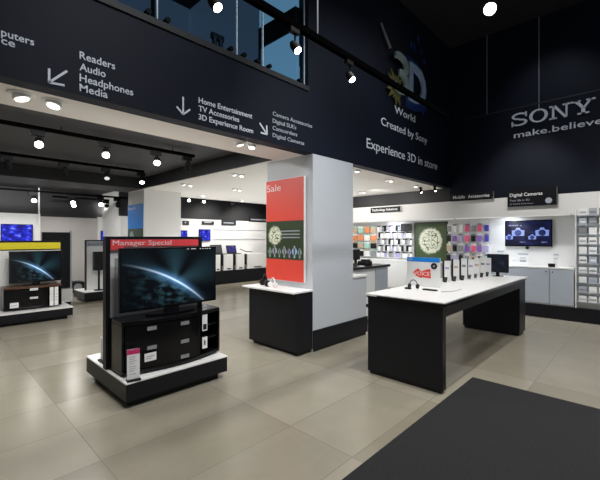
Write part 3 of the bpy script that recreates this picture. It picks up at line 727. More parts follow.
# ---------------------------------------------------------------- column counter with poster
r = empty('column_plinth', (4.1, 3.6, 0)); tag(r, 'long black plinth wrapped around the base of the front column', 'plinth')
box('body', 'black_lam', (3.58, 4.85, 3.185, 3.2, .04, .28), r)
box('right_end', 'black_lam', (4.49, 4.85, 3.2, 4.15, .04, .28), r)
box('recess', 'black_matte', (3.59, 4.81, 3.193, 3.199, 0, .04), r)
r = empty('black_counter', (3.42, 3.7, 0)); tag(r, 'black counter with thin white top below the red poster', 'counter')
box('plinth', 'black_matte', (3.33, 3.56, 3.22, 4.12, 0, .05), r)
box('body', 'black_lam', (3.28, 3.575, 3.2, 4.16, .05, .79), r, .002)
box('white_top', 'white_lam', (3.20, 3.575, 3.185, 4.22, .80, .822), r, .002)
box('shadow_gap', 'black_matte', (3.30, 3.575, 3.22, 4.14, .79, .80), r)
r = empty('half_wall', (4.7, 3.6, .28)); tag(r, 'low pale half wall with white cap right of the front column', 'partition')
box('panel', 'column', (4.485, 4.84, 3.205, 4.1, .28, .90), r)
box('cap', 'white_lam', (4.485, 4.86, 3.19, 4.12, .90, .925), r)
XP = 3.545
r = empty('poster_board', (XP, 3.72, .90)); tag(r, 'tall red Sale poster with green middle on the front column', 'poster')
box('board', 'white_lam', (XP, 3.578, 3.32, 4.09, .9, 2.33), r)
box('red_top', 'red', (XP-.003, XP, 3.33, 4.085, 1.74, 2.325), r)
box('red_bottom', 'red', (XP-.003, XP, 3.33, 4.085, .905, 1.2), r)
quad('green_middle', 'disc_poster', (Vector((XP-.0035, 4.085, 1.2)), Vector((XP-.0035, 3.33, 1.2)), Vector((XP-.0035, 3.33, 1.74)), Vector((XP-.0035, 4.085, 1.74))), r)
text('sale_text', 'Sale', 'pink_letter', Vector((XP-.003, 4.07, 2.17)), BX, UP, .30, .10, r, thick=.002)
for k, z in enumerate((1.59, 1.545, 1.50)): box('text_line', 'letter_grey', (XP-.005, XP-.0036, 3.40, 3.78-.04*(k == 2), z, z+.014), r)
for k in range(7):
    y = 4.0 - k*.1; hh = (.10, .13, .09, .12, .09, .13, .10)[k]
    m = MB().tube((XP-.006, y, 1.27+hh*.35), (XP-.0036, y, 1.27+hh*.35), hh*.38, n=10); m.box(XP-.006, XP-.0036, y-.012, y+.012, 1.225, 1.26+hh)
    m.build('pictogram', ('palegreen', 'letter_grey', 'palegreen', 'letter_grey', 'lilac', 'paleblue', 'palegreen')[k], r)
def headphones(label, c, z, s=1.0, ang=0, m1='black_matte', name='headphones', group=None):
    r = empty(name, (c[0], c[1], z)); tag(r, label, 'headphones', group)
    ca, sa = math.cos(ang), math.sin(ang)
    P = lambda x, y, h: Vector((c[0]+(x*ca-y*sa)*s, c[1]+(x*sa+y*ca)*s, z+h*s))
    MB().path([P(.085*math.cos(t*PI/10), 0, .045+.12*math.sin(t*PI/10)) for t in range(11)], .008*s).build('headband', m1, r)
    for k in (-1, 1): MB().tube(P(.085*k-.018, 0, .045), P(.085*k+.018, 0, .045), .044*s, n=18).build('ear_cup', m1, r)
    return r
c = on_z(277, 281, .822)
headphones('dark headphones on white counter top against the red poster', (3.38, 3.93), .822, 1.0, PI/2-.3)
headphones('white headphones on white counter top near the red poster', (3.36, 3.74), .822, .8, PI/2-.2, 'white_lam')

# ---------------------------------------------------------------- the display table
r = empty('display_table', (5.0, 1.8, 0)); tag(r, 'long black display table with white top and slab legs', 'table')
box('leg', 'black_lam', (3.46, 3.54, 1.43, 2.27, .03, .86), r, .002)
box('leg_base', 'black_matte', (3.47, 3.53, 1.45, 2.25, 0, .03), r)
box('leg', 'black_lam', (6.32, 6.66, 1.43, 2.27, .04, .86), r, .002)
box('leg_base', 'black_matte', (6.34, 6.64, 1.45, 2.25, 0, .04), r)
box('apron', 'black_lam', (3.54, 6.32, 1.43, 1.47, .735, .86), r)
box('apron', 'black_lam', (3.54, 6.32, 2.23, 2.27, .735, .86), r)
box('tabletop', 'white_lam', (3.43, 6.69, 1.40, 2.29, .862, .886), r, .002)
box('edge_strip', 'black_gloss', (3.415, 3.43, 1.395, 2.13, .85, .876), r)
box('edge_strip', 'black_gloss', (3.43, 6.35, 1.385, 1.40, .85, .876), r)
box('frame_lip', 'black_lam', (3.45, 6.67, 1.41, 2.28, .845, .862), r)
MB().tube((3.49, 2.27, .74), (3.49, 2.305, .74), .02).build('cable_port', 'black_matte', r)
ZT = .886
# promo board
p0 = on_z(406.5, 289.0, ZT); 
XPB = 4.4
ya, yb = on_x(407, 280, XPB).y, on_x(440, 280, XPB).y
zt = on_x(424, 257.5, XPB).z
r = empty('promotion_board', (XPB, (ya+yb)/2, ZT)); tag(r, 'white upright promotion board with blue top stripe on the display table', 'sign')
H_ = zt-ZT
box('board', 'white_card', (XPB, XPB+.012, yb, ya, ZT, zt), r)
box('blue_stripe', 'paleblue2' if 'paleblue2' in M else 'blue', (XPB-.002, XPB, yb, ya, zt-.055, zt), r)
text('brand_text', 'SONY', 'letter_white', Vector((XPB-.002, ya-.012, zt-.04)), BX, UP, .07, .022, r, thick=.001)
wy = ya-yb
MB().prism([Vector((XPB, ya-wy*a, ZT+H_*b)) for a, b in ((.18,.48),(.35,.62),(.45,.52),(.62,.60),(.72,.62),(.74,.30),(.5,.32),(.42,.30),(.28,.36))], (-.002,0,0)).build('red_graphic', 'red', r)
text('graphic_text', 'VOICE', 'pink_letter', Vector((XPB-.002, ya-wy*.22, ZT+H_*.38)), BX, UP, wy*.48, .05, r, thick=.0015)
MB().tube((XPB-.004, ya-wy*.83, ZT+H_*.72), (XPB, ya-wy*.83, ZT+H_*.72), .04, n=24).build('disc_print', 'black_matte', r)
MB().tube((XPB-.005, ya-wy*.83, ZT+H_*.72), (XPB-.004, ya-wy*.83, ZT+H_*.72), .016, n=16).build('disc_centre', 'grey_case', r)
headphones('black headphones in front of the promotion board', tuple(on_z(413.5, 288.2, ZT)[:2]), ZT, .62, PI/2)
def gadget(label, u, v, wd, d, h, m='black_matte', name='gadget', cat='device', group=None):
    c = on_z(u, v, ZT); r = empty(name, (c.x, c.y, ZT)); tag(r, label, cat, group)
    box('body', m, (c.x-d/2, c.x+d/2, c.y-wd/2, c.y+wd/2, ZT, ZT+h), r, min(.006, h*.3))
    box('face', 'lcd_grey', (c.x-d*.35, c.x+d*.35, c.y-wd*.35, c.y+wd*.35, ZT+h, ZT+h+.002), r)
    return r
gadget('small black device at near left corner area of the tabletop', 408, 289, .07, .05, .02, name='music_player')
gadget('long flat black device lying on white tabletop before the board', 430, 290.5, .17, .05, .016, name='sound_bar', cat='speaker')
gadget('small black gadget right before the promotion board', 432.5, 287.3, .06, .03, .045, name='voice_recorder', cat='recorder')
gadget('tiny black gadget at the right corner before the board', 437.5, 287.6, .05, .03, .055, name='voice_recorder', cat='recorder')
o = MB().path([on_z(u, v, ZT)+Vector((0,0,.003)) for u, v in ((441, 292), (448, 292), (456, 291), (462, 289))], .003).build('cable', 'grey_case'); tag(o, 'thin grey cable lying on tabletop right of the promotion board', 'cable')
# row of white security stands with phones
st = [445.5, 454.5, 462.5, 469.5, 475.5, 481.5, 487]
for i, u in enumerate(st):
    c = on_x(u, 270, 4.95+.2*i); x, y = c.x, c.y
    h = .30 + .01*(i % 3)
    r = empty('phone_stand', (x, y, ZT)); tag(r, 'white upright phone display stand on the table, %s counted from the promotion board' % ['first', 'second', 'third', 'fourth', 'fifth', 'sixth', 'seventh'][i], 'display stand', 'white phone stands in a row on the table')
    box('base', 'white_lam', (x-.05, x+.07, y-.045, y+.045, ZT, ZT+.012), r, .003)
    box('upright_card', 'white_card', (x+.06, x+.068, y-.04, y+.04, ZT+.012, ZT+h), r)
    box('picture', ('lilac', 'tan', 'grey_case', 'lilac', 'tan', 'grey_case', 'lilac')[i], (x+.0585, x+.06, y-.025, y+.03, ZT+h*.62, ZT+h*.72), r)
    box('side_pole', 'black_matte', (x+.06, x+.072, y+.043, y+.066, ZT+.012, ZT+h+.01), r)
    ph = empty('mobile_phone', (x, y, ZT+.012)); tag(ph, 'small black phone on the %s white stand from the promotion board' % ['first', 'second', 'third', 'fourth', 'fifth', 'sixth', 'seventh'][i], 'phone', 'phones on the white stands')
    U = Vector((.5, 0, .86)); N = Vector((.86, 0, -.5))
    cc = Vector((x-.005, y, ZT+.012+.035))
    MB().obox(cc, BX, N, U, .022, .006, .036).build('body', 'black_matte' if i not in (3, 4) else 'grey_case', ph)
    MB().obox(cc-N*.0066, BX, N, U, .017, .0006, .022).build('screen', 'lcd_grey', ph)
# monitor at the far end of the table
a = on_x(487, 269.5, 6.45); b = on_x(508.5, 254.5, 6.45)
tv('dark monitor standing on far right end of the display table', (6.45, a.y, ZT+.06), BX, a.y-b.y, b.z-ZT-.06, 'dull_screen', stand=.06, bez=.012, name='monitor', depth=.03)

# ---------------------------------------------------------------- kiosk behind the half wall
r = empty('service_desk', (5.5, 3.9, 0)); tag(r, 'white service desk with black top behind the half wall', 'desk')
x1_ = on_y(389.5, 265, 3.58).x
box('body', 'white_lam', (4.95, x1_-.03, 3.60, 4.2, .06, .96), r)
box('plinth', 'black_matte', (4.99, x1_-.07, 3.64, 4.2, 0, .06), r)
box('door', 'grey_lam', (on_y(375, 270, 3.6).x, x1_-.06, 3.588, 3.6, .10, .93), r)
box('desk_top', 'black_lam', (4.92, x1_, 3.56, 4.24, .96, 1.0), r, .003)
def desk_monitor(label, u, w_, h, y, zb=1.0):
    x = on_y(u, 260, y).x; r = empty('monitor', (x, y, zb)); tag(r, label, 'monitor')
    box('housing', 'black_matte', (x-w_/2, x+w_/2, y, y+.04, zb+.08, zb+.08+h), r, .005)
    box('neck', 'black_matte', (x-.025, x+.025, y+.005, y+.035, zb+.01, zb+.08), r)
    box('foot', 'black_matte', (x-.09, x+.09, y-.05, y+.09, zb, zb+.012), r)
desk_monitor('black till monitor on the service desk beside the column', 356.5, .24, .20, 4.05)
x = on_y(365, 262, 3.78).x
r = empty('receipt_printer', (x, 3.78, 1.0)); tag(r, 'black receipt printer on the service desk', 'printer')
box('body', 'black_matte', (x-.12, x+.12, 3.7, 3.87, 1.0, 1.08), r, .015); box('lid', 'black_gloss', (x-.08, x+.08, 3.71, 3.82, 1.08, 1.11), r, .006)
x = on_y(361, 265, 3.64).x
o = MB().box(x-.06, x+.06, 3.6, 3.68, 1.001, 1.012).build('paper_sheet', 'white_card'); tag(o, 'small white paper on the black top of the service desk', 'paper')

# ---------------------------------------------------------------- right wall: cabinets
XN = XW + .32      # niche wall face
r = empty('cabinet_plinth', (XW+.2, 2.5, 0)); tag(r, 'long black kick base under the wall cabinets', 'plinth')
o = box('plinth_board', 'black_lam', (XW-.02, XN-.03, -2.5, 6.2, 0, .248), r)
r = empty('ledge', (XW+.15, 2.5, .93)); tag(r, 'thin white ledge running on top of the grey wall cabinets', 'shelf')
box('ledge_board', 'white_lam', (XW-.02, XN, 1.0, 6.2, .93, .955), r)
cabs = [on_x(u, 270, XW).y for u in (574.5, 549.5, 526, 508, 487)]
cabs = [.985, 1.36, 2.05, 2.72, 3.40, 4.1, 4.75, 5.45, 6.15]
cl = ['narrow grey wall cabinet at right, next to the product rack', 'grey wall cabinet beside the right end of the display table', 'grey wall cabinet behind the monitor end of the table', 'wall cabinet hidden mostly by table stands', 'wall cabinet below the green badge sign', 'pale wall cabinet just right of the service desk', 'pale wall cabinet behind the service desk', 'pale wall cabinet furthest behind the service desk']
cabs[1] = on_x(549.5, 280, XW).y
for i, (a, b) in enumerate(zip(cabs, cabs[1:])):
    if i in (3,): continue
    r = empty('wall_cabinet', (XW+.15, (a+b)/2, .25)); tag(r, cl[i], 'cabinet', 'cabinets along the right wall')
    box('body', 'white_lam', (XW, XN, a+.002, b-.002, .25, .93), r)
    d = box('door', 'grey_lam' if i < 3 else 'white_paint', (XW-.018, XW, a+.006, b-.006, .28, .915), r)
    yk = b-.05 if i % 2 == 0 else a+.05
    MB().tube((XW-.03, yk, .87), (XW-.018, yk, .87), .012).build('knob', 'chrome', d)
# TV with camera picture
a = on_x(505, 246, XN-.06); b = on_x(551, 219.5, XN-.06)
t = tv('wide navy TV showing cameras on the right wall niche', (XN-.06, a.y, a.z), BX, a.y-b.y+.02, b.z-a.z, 'navy_screen', bez=.02, mount=.02)
w_ = a.y-b.y; hh = b.z-a.z
def cam_shape(cx_, cz_, s):
    m = MB(); X = XN-.0635
    m.prism([Vector((X, a.y-w_*(cx_+dx*s), a.z+hh*(cz_+dz*s*1.6))) for dx, dz in ((-.9,-.5),(.9,-.5),(.95,.4),(.4,.45),(.25,.8),(-.25,.8),(-.4,.45),(-.95,.35))], (-.002,0,0))
    m.build('camera_picture', 'navy_glow', t)
    MB().tube((X-.004, a.y-w_*cx_, a.z+hh*(cz_)), (X-.002, a.y-w_*cx_, a.z+hh*cz_), .045*s*10*.9, n=20).build('lens_picture', 'deepblue', t)
cam_shape(.30, .52, .15); cam_shape(.10, .34, .09); cam_shape(.82, .52, .15); cam_shape(.61, .34, .09)
text('screen_text', 'SONY a', 'navy_text', Vector((XN-.0625, a.y-w_*.08, a.z+hh*.78)), BX, UP, w_*.3, .028, t, thick=.001)
for f in (.34, .8): text('screen_text', 'NEX-5', 'navy_text', Vector((XN-.0625, a.y-w_*f, a.z+hh*.14)), BX, UP, w_*.12, .024, t, thick=.001)
MB().tube((XN-.07, a.y-w_*.5, a.z-.03), (XN-.03, a.y-w_*.5, a.z-.03), .03).build('sensor', 'black_matte', t)
# cards on the ledge
for (lb, u, w2, h2, prt) in (('white and grey leaflet standing on the ledge below the navy TV', 523, .18, .24, [('grey_band', 'grey_lam', 0, 1, .86, 1), ('text_line', 'grey_case', .2, .8, .3, .42), ('text_line', 'grey_lam', .2, .8, .5, .55), ('text_line', 'grey_lam', .2, .8, .6, .65)]),
                             ('round topped pale card standing on the ledge left of the leaflet', 514, .12, .16, [('text_line', 'grey_lam', .2, .8, .5, .55)]),
                             ('slim white card with dark picture on the ledge near right end', 556, .10, .25, [('grey_band', 'grey_lam', .1, .9, .86, .97), ('text_line', 'grey_lam', .2, .8, .6, .65)])):
    c = on_x(u, 262, XW+.12)
    plaque('leaflet', lb, 'leaflet', (XW+.12, c.y+w2/2, .955), BX, w2, h2, prt, base=False)
c = on_x(551.5, 265, XW+.08)
r = empty('camera', (XW+.08, c.y, .955)); tag(r, 'small black camera on the ledge below the right end of the navy TV', 'camera')
box('body', 'black_matte', (XW+.06, XW+.1, c.y-.055, c.y+.055, .955, 1.02), r, .006); MB().tube((XW+.02, c.y, .985), (XW+.06, c.y, .985), .026).build('lens', 'black_gloss', r)
a = on_x(487, 254, XN-.04)
o = box('label_holder', 'grey_lam', (XN-.03, XN, 2.2, 2.33, on_x(497, 252, XN).z, on_x(497, 250.5, XN).z)); tag(o, 'small grey label holder above the dark monitor on the white niche', 'label')

# green badge sign
a = on_x(415, 262, XN-.03); b = on_x(446.5, 222.5, XN-.03)
r = empty('promotion_sign', (XN-.03, (a.y+b.y)/2, .96)); tag(r, 'dark green sign with glowing pale round badge on the right wall', 'sign')
box('frame', 'black_lam', (XN-.025, XN, b.y-.02, a.y+.02, .958, b.z+.02), r)
quad('green_print', 'disc_sign', (Vector((XN-.027, a.y, a.z)), Vector((XN-.027, b.y, a.z)), Vector((XN-.027, b.y, b.z)), Vector((XN-.027, a.y, b.z))), r)
box('text_line', 'letter_grey', (XN-.029, XN-.0275, b.y+.15, a.y-.08, a.z+.085, a.z+.1), r)

# phone cases on hooks
def wall_pack(name, label, cat, group, y, z, wd, h, X, m_body, m_top, hook=True):
    r = empty(name, (X, y, z)); tag(r, label, cat, group)
    box('pack', m_body, (X-.022, X, y-wd/2, y+wd/2, z, z+h*.78), r)
    box('header_card', m_top, (X-.014, X-.008, y-wd/2, y+wd/2, z+h*.78, z+h), r)
    if hook: MB().tube((X-.04, y, z+h*.93), (XN, y, z+h*.93), .006, n=6).build('hook', 'black_metal', r)
    return r
grp = 'phone cases on the hook wall'
cols = ['grey_case', 'white_lam', 'white_lam', 'pink', 'grey_case', 'pink', 'indigo']
rows = [['grey_case', 'white_lam', 'white_lam', 'pink', 'grey_case', 'pink', 'indigo'],
        ['black_matte', 'purple', 'lilac', 'pink', 'black_matte', 'purple', 'indigo'],
        ['tan', 'black_matte', 'grey_case', 'purple', 'pink', 'purple', 'lilac'],
        ['black_matte', 'lilac', 'black_matte', 'grey_case', 'tan', 'grey_case', 'teal']]
cname = {'grey_case': 'grey', 'white_lam': 'white', 'pink': 'pink', 'indigo': 'deep blue', 'black_matte': 'black', 'purple': 'purple', 'lilac': 'lilac', 'tan': 'tan', 'teal': 'teal', 'orange': 'orange'}
nth = ['first', 'second', 'third', 'fourth', 'fifth', 'sixth', 'seventh', 'eighth', 'ninth']
rn = ['top', 'second', 'third', 'fourth', 'fifth', 'sixth']
yl, yr = on_x(449, 240, XN-.1).y, on_x(486.5, 240, XN-.1).y
zt, zb = on_x(467, 222, XN-.1).z, on_x(467, 262, XN-.1).z
struct(box('trim_11', 'white_paint', (XN-.02, XN, yr-.06, yl+.05, 1.0, 1.92)))
pr = (zt-zb)/4.0; pc = (yl-yr)/6
for i in range(4):
    for j in range(7):
        wall_pack('phone_case', '%s phone case, %s from the left in the %s row of the hook wall' % (cname[rows[i][j]], nth[j], rn[i]), 'phone case', grp,
                  yl-pc*j+random.uniform(-.006, .006), zt-pr*(i+1)+.01, pc*.62, pr*.78, XN-.10, rows[i][j], 'grey_case' if (i+j) % 2 else 'white_card')
# accessories wall left of the green sign
X1 = XN-.12
ya, yb_ = on_x(377, 240, X1).y, on_x(412, 240, X1).y
zt, zb = on_x(395, 225, X1).z, on_x(395, 258, X1).z
struct(box('trim_12', 'white_paint', (XN-.02, XN, yb_-.05, 6.2, .98, 1.92)))
R_, C_ = 5, 10
for i in range(R_):
    for j in range(C_):
        if i == 0 and j > 6: continue
        mb_ = random.choice(['white_card', 'white_card', 'white_lam', 'black_matte', 'grey_case', 'white_card', 'lilac'])
        n_ = {'white_card': 'white', 'white_lam': 'white', 'black_matte': 'black', 'grey_case': 'grey', 'lilac': 'lilac'}[mb_]
        wall_pack('accessory_pack', '%s hanging accessory pack, row %s from top, %s from the left beside the green sign' % (n_, ['one', 'two', 'three', 'four', 'five'][i], (nth+['tenth'])[j]), 'accessory pack', 'hanging accessory packs on the right wall',
                  ya-(ya-yb_)*(j+.5)/C_, zt-(zt-zb)*(i+1)/R_+.01, (ya-yb_)/C_*.6, (zt-zb)/R_*.88, X1+.06*((i+j) % 2), mb_, 'black_matte')
for j in range(2):
    y = ya-(ya-yb_)*(.77+.15*j)
    wall_pack('black_pouch', 'large black pouch in the top row, %s one next to the green sign' % ('left' if j == 0 else 'right'), 'pouch', 'black pouches', y, zt-(zt-zb)/R_+.0, (ya-yb_)*.14, (zt-zb)/R_*1.15, X1, 'black_matte', 'black_matte')
ya2, yb2 = on_x(352, 240, X1).y, on_x(377, 240, X1).y
cc_ = [['tan', 'teal', 'orange', 'tan'], ['orange', 'orange', 'white_card', 'orange'], ['black_matte', 'tan', 'teal', 'black_matte'], ['black_matte', 'black_matte', 'white_card', 'grey_case']]
for i in range(4):
    for j in range(4):
        n_ = cname.get(cc_[i][j], 'white')
        wall_pack('boxed_game', '%s boxed item, %s from the left in the %s row by the column' % (n_, nth[j], rn[i]), 'boxed item', 'boxed goods beside the column',
                  ya2-(ya2-yb2)*(j+.5)/4, zt-(zt-zb)*(i+1)/4+.02, (ya2-yb2)/4*.8, (zt-zb)/4*.85, X1, cc_[i][j], ('teal', 'white_card', 'tan')[(i+j) % 3])

# product rack at the far right
r = empty('product_rack', (XW+.1, .6, .3)); tag(r, 'white slatted product rack at the right end of the wall', 'rack')
box('back_panel', 'white_paint', (XW+.05, XN, -.6, .95, .25, 1.93), r)
for k in range(10): box('shelf_rail', 'grey_lam', (XW-.02, XW+.05, -.6, .95, .36+k*.17, .372+k*.17), r)
box('end_panel', 'white_lam', (XW-.04, XN, .95, .965, .25, 2.0), r)
k = 0
for i in range(10):
    for j in range(5):
        y = .86-j*.14; z = .374+i*.17
        if i < 4: mb_, hh = ['white_card', 'grey_lam', 'white_lam', 'white_card'][(i+j*3) % 4], .10
        else: mb_, hh = ['white_card', 'grey_lam', 'white_lam', 'white_card', 'grey_case'][(i*2+j*3) % 5], .12
        n_ = {'white_card': 'white', 'white_lam': 'white', 'grey_case': 'dark grey', 'grey_lam': 'grey'}[mb_]
        rr = empty('camera_box', (XW, y, z)); tag(rr, '%s product box on rack, %s in shelf %s from the bottom' % (n_, nth[j] + ' from the left', ['one','two','three','four','five','six','seven','eight','nine','ten'][i]), 'product box', 'product boxes on the right rack')
        box('carton', mb_, (XW-.015, XW+.045, y-.055, y+.055, z, z+hh), rr); box('printed_band', ['grey_lam', 'grey_case', 'white_card'][(i+j) % 3], (XW-.0165, XW-.015, y-.045, y+.045, z+hh*.3, z+hh*.55), rr)

# header signs on the right wall
def header_sign(label, u0, u1, vt, vb, lines, X=XW-.05):
    a = on_x(u0, (vt+vb)/2, X); b = on_x(u1, (vt+vb)/2, X); zt = on_x(u0, vt, X).z; zb = on_x(u0, vb, X).z
    r = empty('department_sign', (X, (a.y+b.y)/2, zb)); tag(r, label, 'sign', 'department signs on the right wall')
    box('plate', 'black_lam', (X, X+.03, b.y, a.y, zb, zt), r)
    box('end_cap', 'chrome', (X-.005, X+.035, b.y-.02, b.y, zb, zt), r)
    for (t_, fx, fz, fw, fh, m_) in lines:
        text('sign_text', t_, m_, Vector((X, a.y-(a.y-b.y)*fx, zb+(zt-zb)*fz)), BX, UP, (a.y-b.y)*fw, (zt-zb)*fh, r, thick=.002, bold=.01)
    box('bracket', 'black_metal', (X+.03, XW-.01, (a.y+b.y)/2-.1, (a.y+b.y)/2+.1, zb+.03, zb+.08), r)
    return r
header_sign('black Technology Solutions sign nearest the front column', 370.5, 400.5, 208, 213, [('Technology Solutions', .05, .3, .85, .45, 'letter_white')])
header_sign('black Mobile Accessories sign above the phone cases', 451, 493, 194.5, 201.5, [('Mobile', .05, .32, .3, .45, 'letter_white'), ('Accessories', .42, .32, .5, .42, 'letter_white')])
ds = header_sign('tall black Digital Cameras sign above the navy TV', 507.5, 556.5, 190, 207, [('Digital Cameras', .05, .58, .68, .19, 'letter_white'), ('Your life in 3D', .05, .3, .42, .11, 'letter_grey'), ('at home and away', .05, .12, .5, .07, 'letter_grey')])
X = XW-.05
MB().tube((X-.004, 1.36, 2.2), (X, 1.36, 2.2), .055, n=18).build('pictogram', 'letter_grey', ds)

# ---------------------------------------------------------------- tracks and spotlights
def track(label, a, b, hang=None, drops=()):
    a, b = Vector(a), Vector(b); c = (a+b)/2
    r = empty('lighting_track', tuple(c)); tag(r, label, 'lighting track')
    d = (b-a).normalized(); s_ = d.cross(Vector(UP)).normalized()
    MB().obox(c, d, s_, UP, (b-a).length/2, .02, .022).build('rail', 'rail_black', r)
    for (t, top) in drops:
        p = a.lerp(b, t); MB().tube(p+Vector((0,0,.016)), (p.x, p.y, top), .006).build('drop_rod', 'black_metal' if top < 4 else 'grey_case', r)
    return r
def spot(label, p, aim, lit=True, power=12, s=1.0, box_dir=(1,0,0), light=True, group='track spotlights', drop=.0):
    """head hangs below the track point p and points along aim"""
    p = Vector(p); A = Vector(aim).normalized()
    r = empty('track_spotlight', tuple(p)); tag(r, label, 'spotlight', group)
    D = Vector(box_dir)
    MB().obox(p+Vector((0,0,-.045*s))-D*.02*s, D, D.cross(Vector(UP)), UP, .075*s, .03*s, .035*s).build('driver_box', 'black_metal', r, bevel=.003)
    j = p+Vector((0,0,-.08*s))
    hc = p+Vector((0,0,-.15*s-drop))
    MB().tube(j+Vector((0,0,.01)), hc, .012*s).build('arm', 'black_metal', r)
    h = MB(); h.tube(hc-A*.075*s, hc-A*.03*s, .030*s, .050*s, n=20); h.tube(hc-A*.03*s, hc+A*.07*s, .050*s, .056*s, n=20)
    hd = h.build('lamp_head', 'black_metal', r, smooth=False)
    MB().tube(hc+A*.066*s, hc+A*.074*s, .045*s, n=20).build('lens', 'lens' if lit else 'lens_dim', hd)
    if lit and light: light_spot('spot_bulb', tuple(hc+A*.10*s), tuple(hc+A*2), power, 75, .04, blend=.9)
    return r
toc = lambda p: (Vector((0, 0, 1.5)) - Vector(p)).normalized()
def aim_mix(p, k=.5, dn=1.0): return toc(p)*k + Vector((0,0,-dn))
T1Y, T2Y, T3Y = 5.15, 7.05, 10.6
zt1 = on_y(105, 140.5, T1Y).z
track('black lighting track nearest in the dark recess, above the front TV', (-.6, T1Y, 2.78), (2.98, T1Y, 2.78), drops=((.1, HD), (.5, HD), (.9, HD)))
for i, (u, lb, lit, k) in enumerate(((39, 'lit spotlight at left on the nearest recess track', True, 1.0), (106, 'lit spotlight at middle of the nearest recess track', True, .8), (157, 'lit angled spotlight on the nearest recess track, third along', True, .8), (188, 'unlit dark spotlight at right end of the nearest recess track', False, -.6))):
    x = on_y(u, 150, T1Y).x; p = (x, T1Y, 2.765); spot(lb, p, aim_mix(p, k, .55), lit, 14, .95)
track('black lighting track second in the dark recess', (-.3, T2Y, 2.78), (3.0, T2Y, 2.78), drops=((.15, HD), (.85, HD)))
for i, (u, lb, lit, k) in enumerate(((8, 'unlit spotlight at far left of the second recess track', False, -.8), (65, 'unlit spotlight left of middle on second recess track', False, -.8), (107, 'unlit spotlight at middle of second recess track', False, .6), (142, 'lit spotlight at right end of the second recess track', True, .5))):
    x = on_y(u, 172, T2Y).x; p = (min(x, 2.97), T2Y, 2.765); spot(lb, p, aim_mix(p, k, .8), lit, 12, .95)
track('black lighting track furthest back before the dark far wall', (-1, T3Y, 2.62), (4.4, T3Y, 2.62), drops=((.2, HD), (.55, HD), (.9, HD)))
for i, (u, lb, lit, k) in enumerate(((34, 'lit spotlight left on the far lighting track', True, .9), (73, 'lit spotlight at middle of the far lighting track', True, .9), (101, 'lit spotlight right on the far lighting track', True, .9), (118, 'unlit spotlight on far lighting track beside the column', False, -.8))):
    x = on_y(u, 190, T3Y).x; p = (x, T3Y, 2.605); spot(lb, p, aim_mix(p, k, .5), lit, 10, 1.15)
p = on_y(74, 203, 11.6); track('short black track stub before the far wall', (p.x-.5, 11.6, 2.62), (p.x+1.0, 11.6, 2.62), drops=((.5, HD),))
spot('low lit spotlight just before the far dark wall', (p.x, 11.6, 2.605), aim_mix(p, .9, .5), True, 10, 1.1)
spot('low spotlight washing the far dark wall left of the column', (p.x+.85, 11.6, 2.605), (.25, 1, -.05), True, 22, 1.0)
# far right bay
track('black track in the far bay right of the white column', (4.6, 9.7, 2.78), (9.3, 9.7, 2.78), drops=((.1, HD), (.5, HD), (.9, HD)))
for u, lb, lit in ((189, 'bright lit spotlight beside the top of the white far column', True), (204, 'lit spotlight second along the far bay track', True), (233, 'dark spotlight in the far bay above the wall signs', False)):
    x = on_y(u, 203, 9.7).x; pp = (x, 9.7, 2.765); spot(lb, pp, aim_mix(pp, .7, .5) if lit else (0, 1, -.4), lit, 8, .9)
for x in (5.6, 7.0, 8.4): light_spot('counter_fill_spot', (x-.6, 8.3, 2.58), (x, 10, .7), 60, 70, .05)  # added fill on the fronts of the white blocks, no fixtures
for x in (5.4, 6.9, 8.3): light_spot('wall_fill_spot', (x, 9.55, 2.62), (x, 10.7, 1.2), 85, 120, .05)  # added fill for the far back wall, no lamp bodies
# hall track before the fascia
HY = 1.75
za = on_y(308, 33, HY).z
track('long suspended black lighting track crossing the dark fascia', (-.2, HY, za+.0), (on_y(447, 122, HY).x, HY, za), drops=((.08, ROOF), (on_y(324, 43, HY).x/4.3, ROOF)))
for u, vv, lb in ((214, 5, 'nearest lit spotlight on suspended track in front of the balustrade glass'), (295, 30, 'lit spotlight on the suspended track at the glass end'), (350, 63, 'lit spotlight on suspended track before the dark fascia')):
    x = on_y(u, vv, HY).x; p = (x, HY, za-.015)
    spot(lb, p, toc(p)*.6+Vector((.45, -.1, -.35)), True, 10, .58, light=False, group='spotlights on the suspended track', drop=.045)
# high lamp in the hall
p = on_z(490, 9, 5.35)
r = empty('high_floodlight', (p.x, p.y, 5.35)); tag(r, 'bright floodlight high up under the black hall ceiling', 'floodlight')
A = toc(p)*.9 + Vector((0,0,-.3)); A.normalize()
MB().tube(Vector(p)-A*.12, p, .09, .12, n=24).build('housing', 'black_metal', r)
MB().tube(Vector(p), Vector(p)+A*.01, .095, n=24).build('lens', 'lens', r)
MB().tube(Vector(p)-A*.06, (p.x, p.y, ROOF), .012).build('drop_rod', 'black_metal', r)

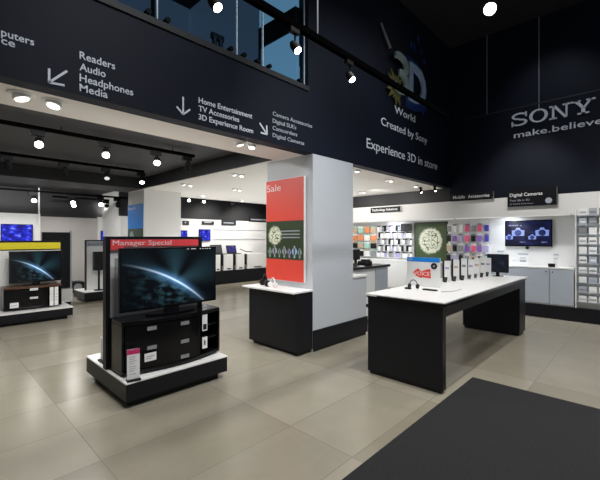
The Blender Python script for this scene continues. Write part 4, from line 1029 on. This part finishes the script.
# ---------------------------------------------------------------- recessed downlights
def downlight(label, u, v, n=1, lit=True, power=18, s=1.0, dirx=(1,0,0), z=HC):
    c = on_z(u, v, z); r = empty('recessed_downlight', (c.x, c.y, z)); tag(r, label, 'downlight', 'recessed ceiling lights')
    D = Vector(dirx)
    for k in range(n):
        q = Vector((c.x, c.y, z)) + D*(k-(n-1)/2)*.2*s
        a = Vector((-.25*(1 if k else -1), -.12, -1)).normalized() if n == 2 else Vector((0,0,-1))
        MB().tube(q+Vector((0,0,.002)), q+Vector((0,0,-.012)), .085*s, .078*s, n=24).build('trim_ring', 'rim', r)
        MB().tube(q+Vector((0,0,-.010)), q+Vector((0,0,-.010))+a*.03*s, .050*s, .055*s, n=24).build('lamp_cup', 'rim', r)
        MB().tube(q+a*.03*s+Vector((0,0,-.010)), q+a*.036*s+Vector((0,0,-.010)), .040*s, n=24).build('lens', 'lens_soft' if n == 2 else 'lens', r)
    if power: light_spot('downlight_bulb', (c.x, c.y, z-.08), (c.x, c.y, 0), power, 130, .07, blend=1)
downlight('twin adjustable ceiling downlight at left in the beige soffit', 38, 97.5, 2, power=24, s=1.1)
downlight('twin ceiling downlight in the beige soffit near the front column', 246, 143.5, 2, power=24, s=.9)
for i, (u, v, lb) in enumerate(((238, 174, 'small ceiling downlight left of the front column, nearest of three'), (237, 189, 'ceiling downlight left of the front column, middle one'), (187, 184, 'ceiling downlight close to the far white column'), (203, 195, 'farthest small ceiling downlight by the far bay edge'), (242, 200, 'far ceiling downlight near the poster column top'))):
    downlight(lb, u, v, 2 if i < 3 else 1, power=20, s=.8)
for i, (u, v, lb) in enumerate(((357, 170, 'ceiling downlight right beside the front column top'), (389, 179.5, 'pair ceiling downlight left of three right of the column'), (415.5, 185.5, 'ceiling downlight near the corner of the white ceiling'), (362, 191.5, 'low ceiling downlight near far edge behind column'))):
    downlight(lb, u, v, 2 if i in (1, 3) else 1, power=20, s=.75)
for i, (u, v) in enumerate(((421, 189), (435, 187.5))):
    c = on_z(u, v-2, HC); spot('tiny spotlight under the corner of white ceiling, %s one' % ('left' if i == 0 else 'right'), (c.x, c.y, HC-.002), (0,-.3,-1), True, 8, .55, group='tiny corner spotlights', light=False)
# cove strips lighting the niche of the right wall
for i, (y0, y1) in enumerate(((-1.0, 1.0), (1.05, 3.1), (3.15, 6.2))):
    o = MB().box(XW+.02, XW+.06, y0, y1, 1.915, 1.93).build('cove_light_strip', 'lens_dim'); tag(o, ['light strip above the product rack niche', 'light strip above the navy TV niche', 'light strip above the accessory packs niche'][i], 'light strip', 'niche light strips')
    light_area('niche_strip_light', (XW+.08, (y0+y1)/2, 1.90), (XW+.35, (y0+y1)/2, 0.9), 8.5*(y1-y0), .05, y1-y0, (.86, .92, 1))
# added spots without fixtures that brighten the white header band
for y in (-.2, 1.7, 3.3): light_spot('header_fill_spot', (6.6, y, 4.6), (XW, y, 1.9), 210, 52, .1)
for y in (4.6, 5.6): light_spot('header_fill_spot', (7.0, y, 2.5), (XW, y, 1.9), 34, 120, .05)
light_spot('sign_wash_bulb', (6.3, 1.2, 5.4), (XW, 1.3, 3.8), 40, 60, .1, (.8, .88, 1))
